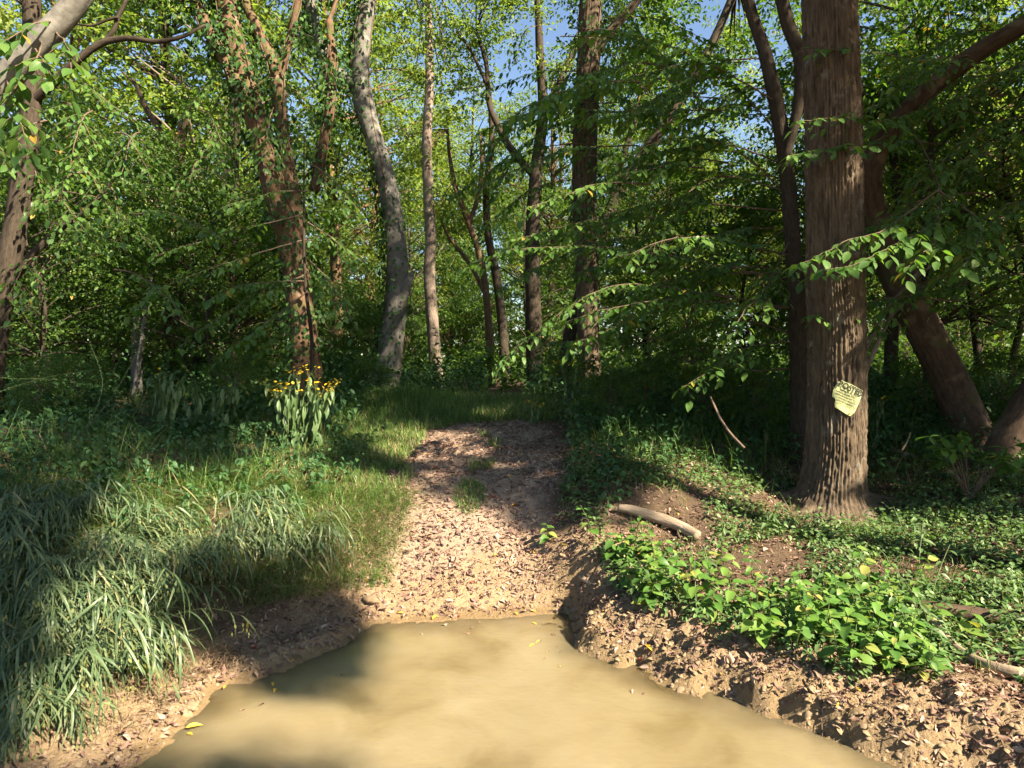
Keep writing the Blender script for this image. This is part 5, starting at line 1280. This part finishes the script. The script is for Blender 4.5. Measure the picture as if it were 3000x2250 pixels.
def line(txt, v, h, u0, u1):
    cu = bpy.data.curves.new('lettering', 'FONT'); cu.body = txt; cu.align_x = 'LEFT'; cu.resolution_u = 2; cu.offset = .03
    t = bpy.data.objects.new('lettering', cu); COL.objects.link(t); bpy.context.view_layer.update()
    e = t.evaluated_get(bpy.context.evaluated_depsgraph_get()); me = e.to_mesh()
    co = np.empty(len(me.vertices) * 3, np.float32); me.vertices.foreach_get('co', co); co = co.reshape(-1, 3)
    tris = []
    me.calc_loop_triangles()
    for tr_ in me.loop_triangles: tris.append(tuple(tr_.vertices))
    co = (co - co.min(0)) / np.maximum((co.max(0) - co.min(0)), 1e-6)
    mb = MB(); mb.add(on_trunk(u0 + (u1 - u0) * co[:, 0], v + h * co[:, 1], .011), f3=np.array(tris))
    e.to_mesh_clear(); bpy.data.objects.remove(t); bpy.data.curves.remove(cu)
    obj('lettering', mb.mesh('lettering', M['ink'], sroot_loc), root)
line('POSTED', 34, 42, -88, 74)
line('PRIVATE PROPERTY', 17, 12, -64, 60)
line('HUNTING, FISHING, TRAPPING OR', 1, 11, -86, 68)
line('TRESPASSING FOR ANY PURPOSE', -15, 11, -82, 68)
line('IS STRICTLY FORBIDDEN', -31, 11, -52, 54)
line('VIOLATORS WILL BE PROSECUTED', -47, 11, -56, 66)
for (u_, v_) in ((-70, 72), (64, 66), (46, -90)):
    mb = MB(); p0 = on_trunk(np.array([u_]), np.array([v_]), .002)[0]; tube(mb, np.array([p0, p0 - [0, .006, 0], p0 - [0, .008, 0]]), np.array([.005, .005, .002]), 8, cap=True); obj('nail', mb.mesh('nail', M['nail'], sroot_loc), root)

# crumbled mud along the waterline
mb = MB(); ico = []
for th in np.linspace(0, 2 * math.pi, 6, endpoint=False):
    ico.append((math.cos(th), math.sin(th), .1))
ico = np.array(ico + [(.4, .1, .85), (-.3, .35, .8), (-.1, -.4, .9)])
fc = np.array([(0, 1, 6), (1, 7, 6), (1, 2, 7), (2, 3, 7), (3, 8, 7), (3, 4, 8), (4, 5, 8), (5, 6, 8), (5, 0, 6), (6, 7, 8)])
X = R.uniform(-2.6, 4.4, 60000); Y = R.uniform(2.9, 6, 60000); sd = shore_dist(X, Y); g_ = ground(X, Y)
ok = (g_ > .006) & (sd < .75) & (sd > -.3) & (R.uniform(0, 1, len(X)) < np.where(X > .35, .6, np.where(X < -1.0, .22, .04)) * (1.15 - np.clip(sd, 0, .75) * 1.2)); X, Y, g_ = X[ok], Y[ok], g_[ok]
n = len(X); th = R.uniform(0, 6.28, n); c_, s_ = np.cos(th), np.sin(th); o_, z_ = np.ones(n), np.zeros(n)
Rm = np.stack([np.stack([c_, -s_, z_], -1), np.stack([s_, c_, z_], -1), np.stack([R.normal(0, .3, n), R.normal(0, .3, n), o_], -1)], 1)
r_ = .004 + .018 * R.uniform(0, 1, n) ** 2.2
stamp(mb, ico, fc, Rm, np.stack([r_ * R.uniform(.7, 1.4, n), r_ * R.uniform(.7, 1.4, n), r_ * R.uniform(.5, 1.1, n)], -1), np.stack([X, Y, g_ - r_ * .2], -1), .5)
o = obj('mud_crumbs', mb.mesh('mud_crumbs', M['clod']), kind='stuff'); o['label'] = 'crumbled clay clods along the muddy waterline'; o['category'] = 'mud'

# buttress roots of the signed tree
b1 = np.array(T1.location)
for k, (th, L_) in enumerate([(-2.75, .62), (-2.2, .5), (-1.5, .38), (-.75, .5), (-.2, .7), (.6, .5), (2.6, .5)]):
    t = np.linspace(0, 1, 14); rr = .17 + t * L_; x_ = b1[0] + .02 + np.cos(th + .25 * np.sin(t * 3)) * rr; y_ = b1[1] + np.sin(th + .25 * np.sin(t * 3)) * rr
    z_ = ground(x_, y_, False) + .20 * (1 - t) ** 2.6 - .035 * t
    mb = MB(); tube(mb, np.stack([x_, y_, z_], -1), .085 * (1 - t) ** .8 + .018, 16, lump=.5, ridge=.012, ridge_n=9, seed=k + 70); obj('root', mb.mesh('root', M['bark_big'], b1, True), T1)

# twigs lying in the litter
mb = MB()
for k in range(230):
    while True:
        x_, y_ = R.uniform(-2.2, 4.2), R.uniform(3.4, 9.5)
        if shore_dist(np.array([x_]), np.array([y_]))[0] > .08: break
    th = R.uniform(0, 6.28); L_ = R.uniform(.06, .32); t = np.linspace(-.5, .5, 5)
    xs, ys = x_ + np.cos(th) * t * L_ + .02 * t ** 2, y_ + np.sin(th) * t * L_ + R.normal(0, .008, 5)
    tube(mb, np.stack([xs, ys, ground(xs, ys) + .012], -1), np.linspace(.0045, .002, 5) * R.uniform(.6, 1.4), 4)
o = obj('twig_litter', mb.mesh('twig_litter', M['twig']), kind='stuff'); o['label'] = 'small dead twigs scattered through the leaf litter'; o['category'] = 'twigs'

# leaves floating at the edge of the water
for k in range(26):
    for _ in range(60):
        x_, y_ = R.uniform(-1.9, 2.0), R.uniform(3.45, 5.45)
        d_ = shore_dist(np.array([x_]), np.array([y_]))[0]
        if -.34 < d_ < -.05 and gz(x_, y_) < -.012: break
    else: continue
    th = R.uniform(0, 6.28)
    o = obj('floating_leaf', (dead + [ylm])[int(R.integers(4))]); place(o, (x_, y_, .006), frames(np.array([[math.cos(th), math.sin(th), .02]]), np.array([[R.normal(0, .08), R.normal(0, .08), 1]]))[0], R.uniform(.03, .06))
    side = 'along the left bank' if x_ < -.9 else ('below the dirt ramp' if y_ > 4.9 and x_ < .45 else 'along the right bank')
    tag(o, f'small leaf floating on the muddy water {side}', 'leaf', f'leaves floating {side}')

# darker weeds mixed among the bright plants
dk = []
for w, d_ in ((.36, .3), (.44, .45)):
    v, f = leaf_big(w=w, droop=d_, fold=.12); lm = MB(); lm.add(v, f4=f); dk.append(lm.mesh('leaf', M['wing_o'], smooth_shade=True))
for k in range(34):
    q = hit(R.uniform(1680, 2960), R.uniform(1560, 1930)); 
    qx_ = 1500 + q[0] / q[1] * F
    if shore_dist(q[:1], q[1:2])[0] < .4 or (1760 < qx_ < 2100 and q[1] > 5.5): continue
    seg = 'left of the clay clod' if q[0] < 1.05 else ('below the signed tree' if q[0] < 2.0 else 'towards the right edge of the bank')
    row_ = 'lower' if q[1] < 5.0 else 'upper'
    herb_plant('bank_weed', f'{row_} dull green narrow leaved weed {seg}', 'plant', 'dull weeds on the right bank', (q[0], q[1], gz(q[0], q[1]) - .01), R.uniform(.12, .42), int(R.integers(4, 8)), R.uniform(.06, .10), dk, R.normal(0, .35, 2))
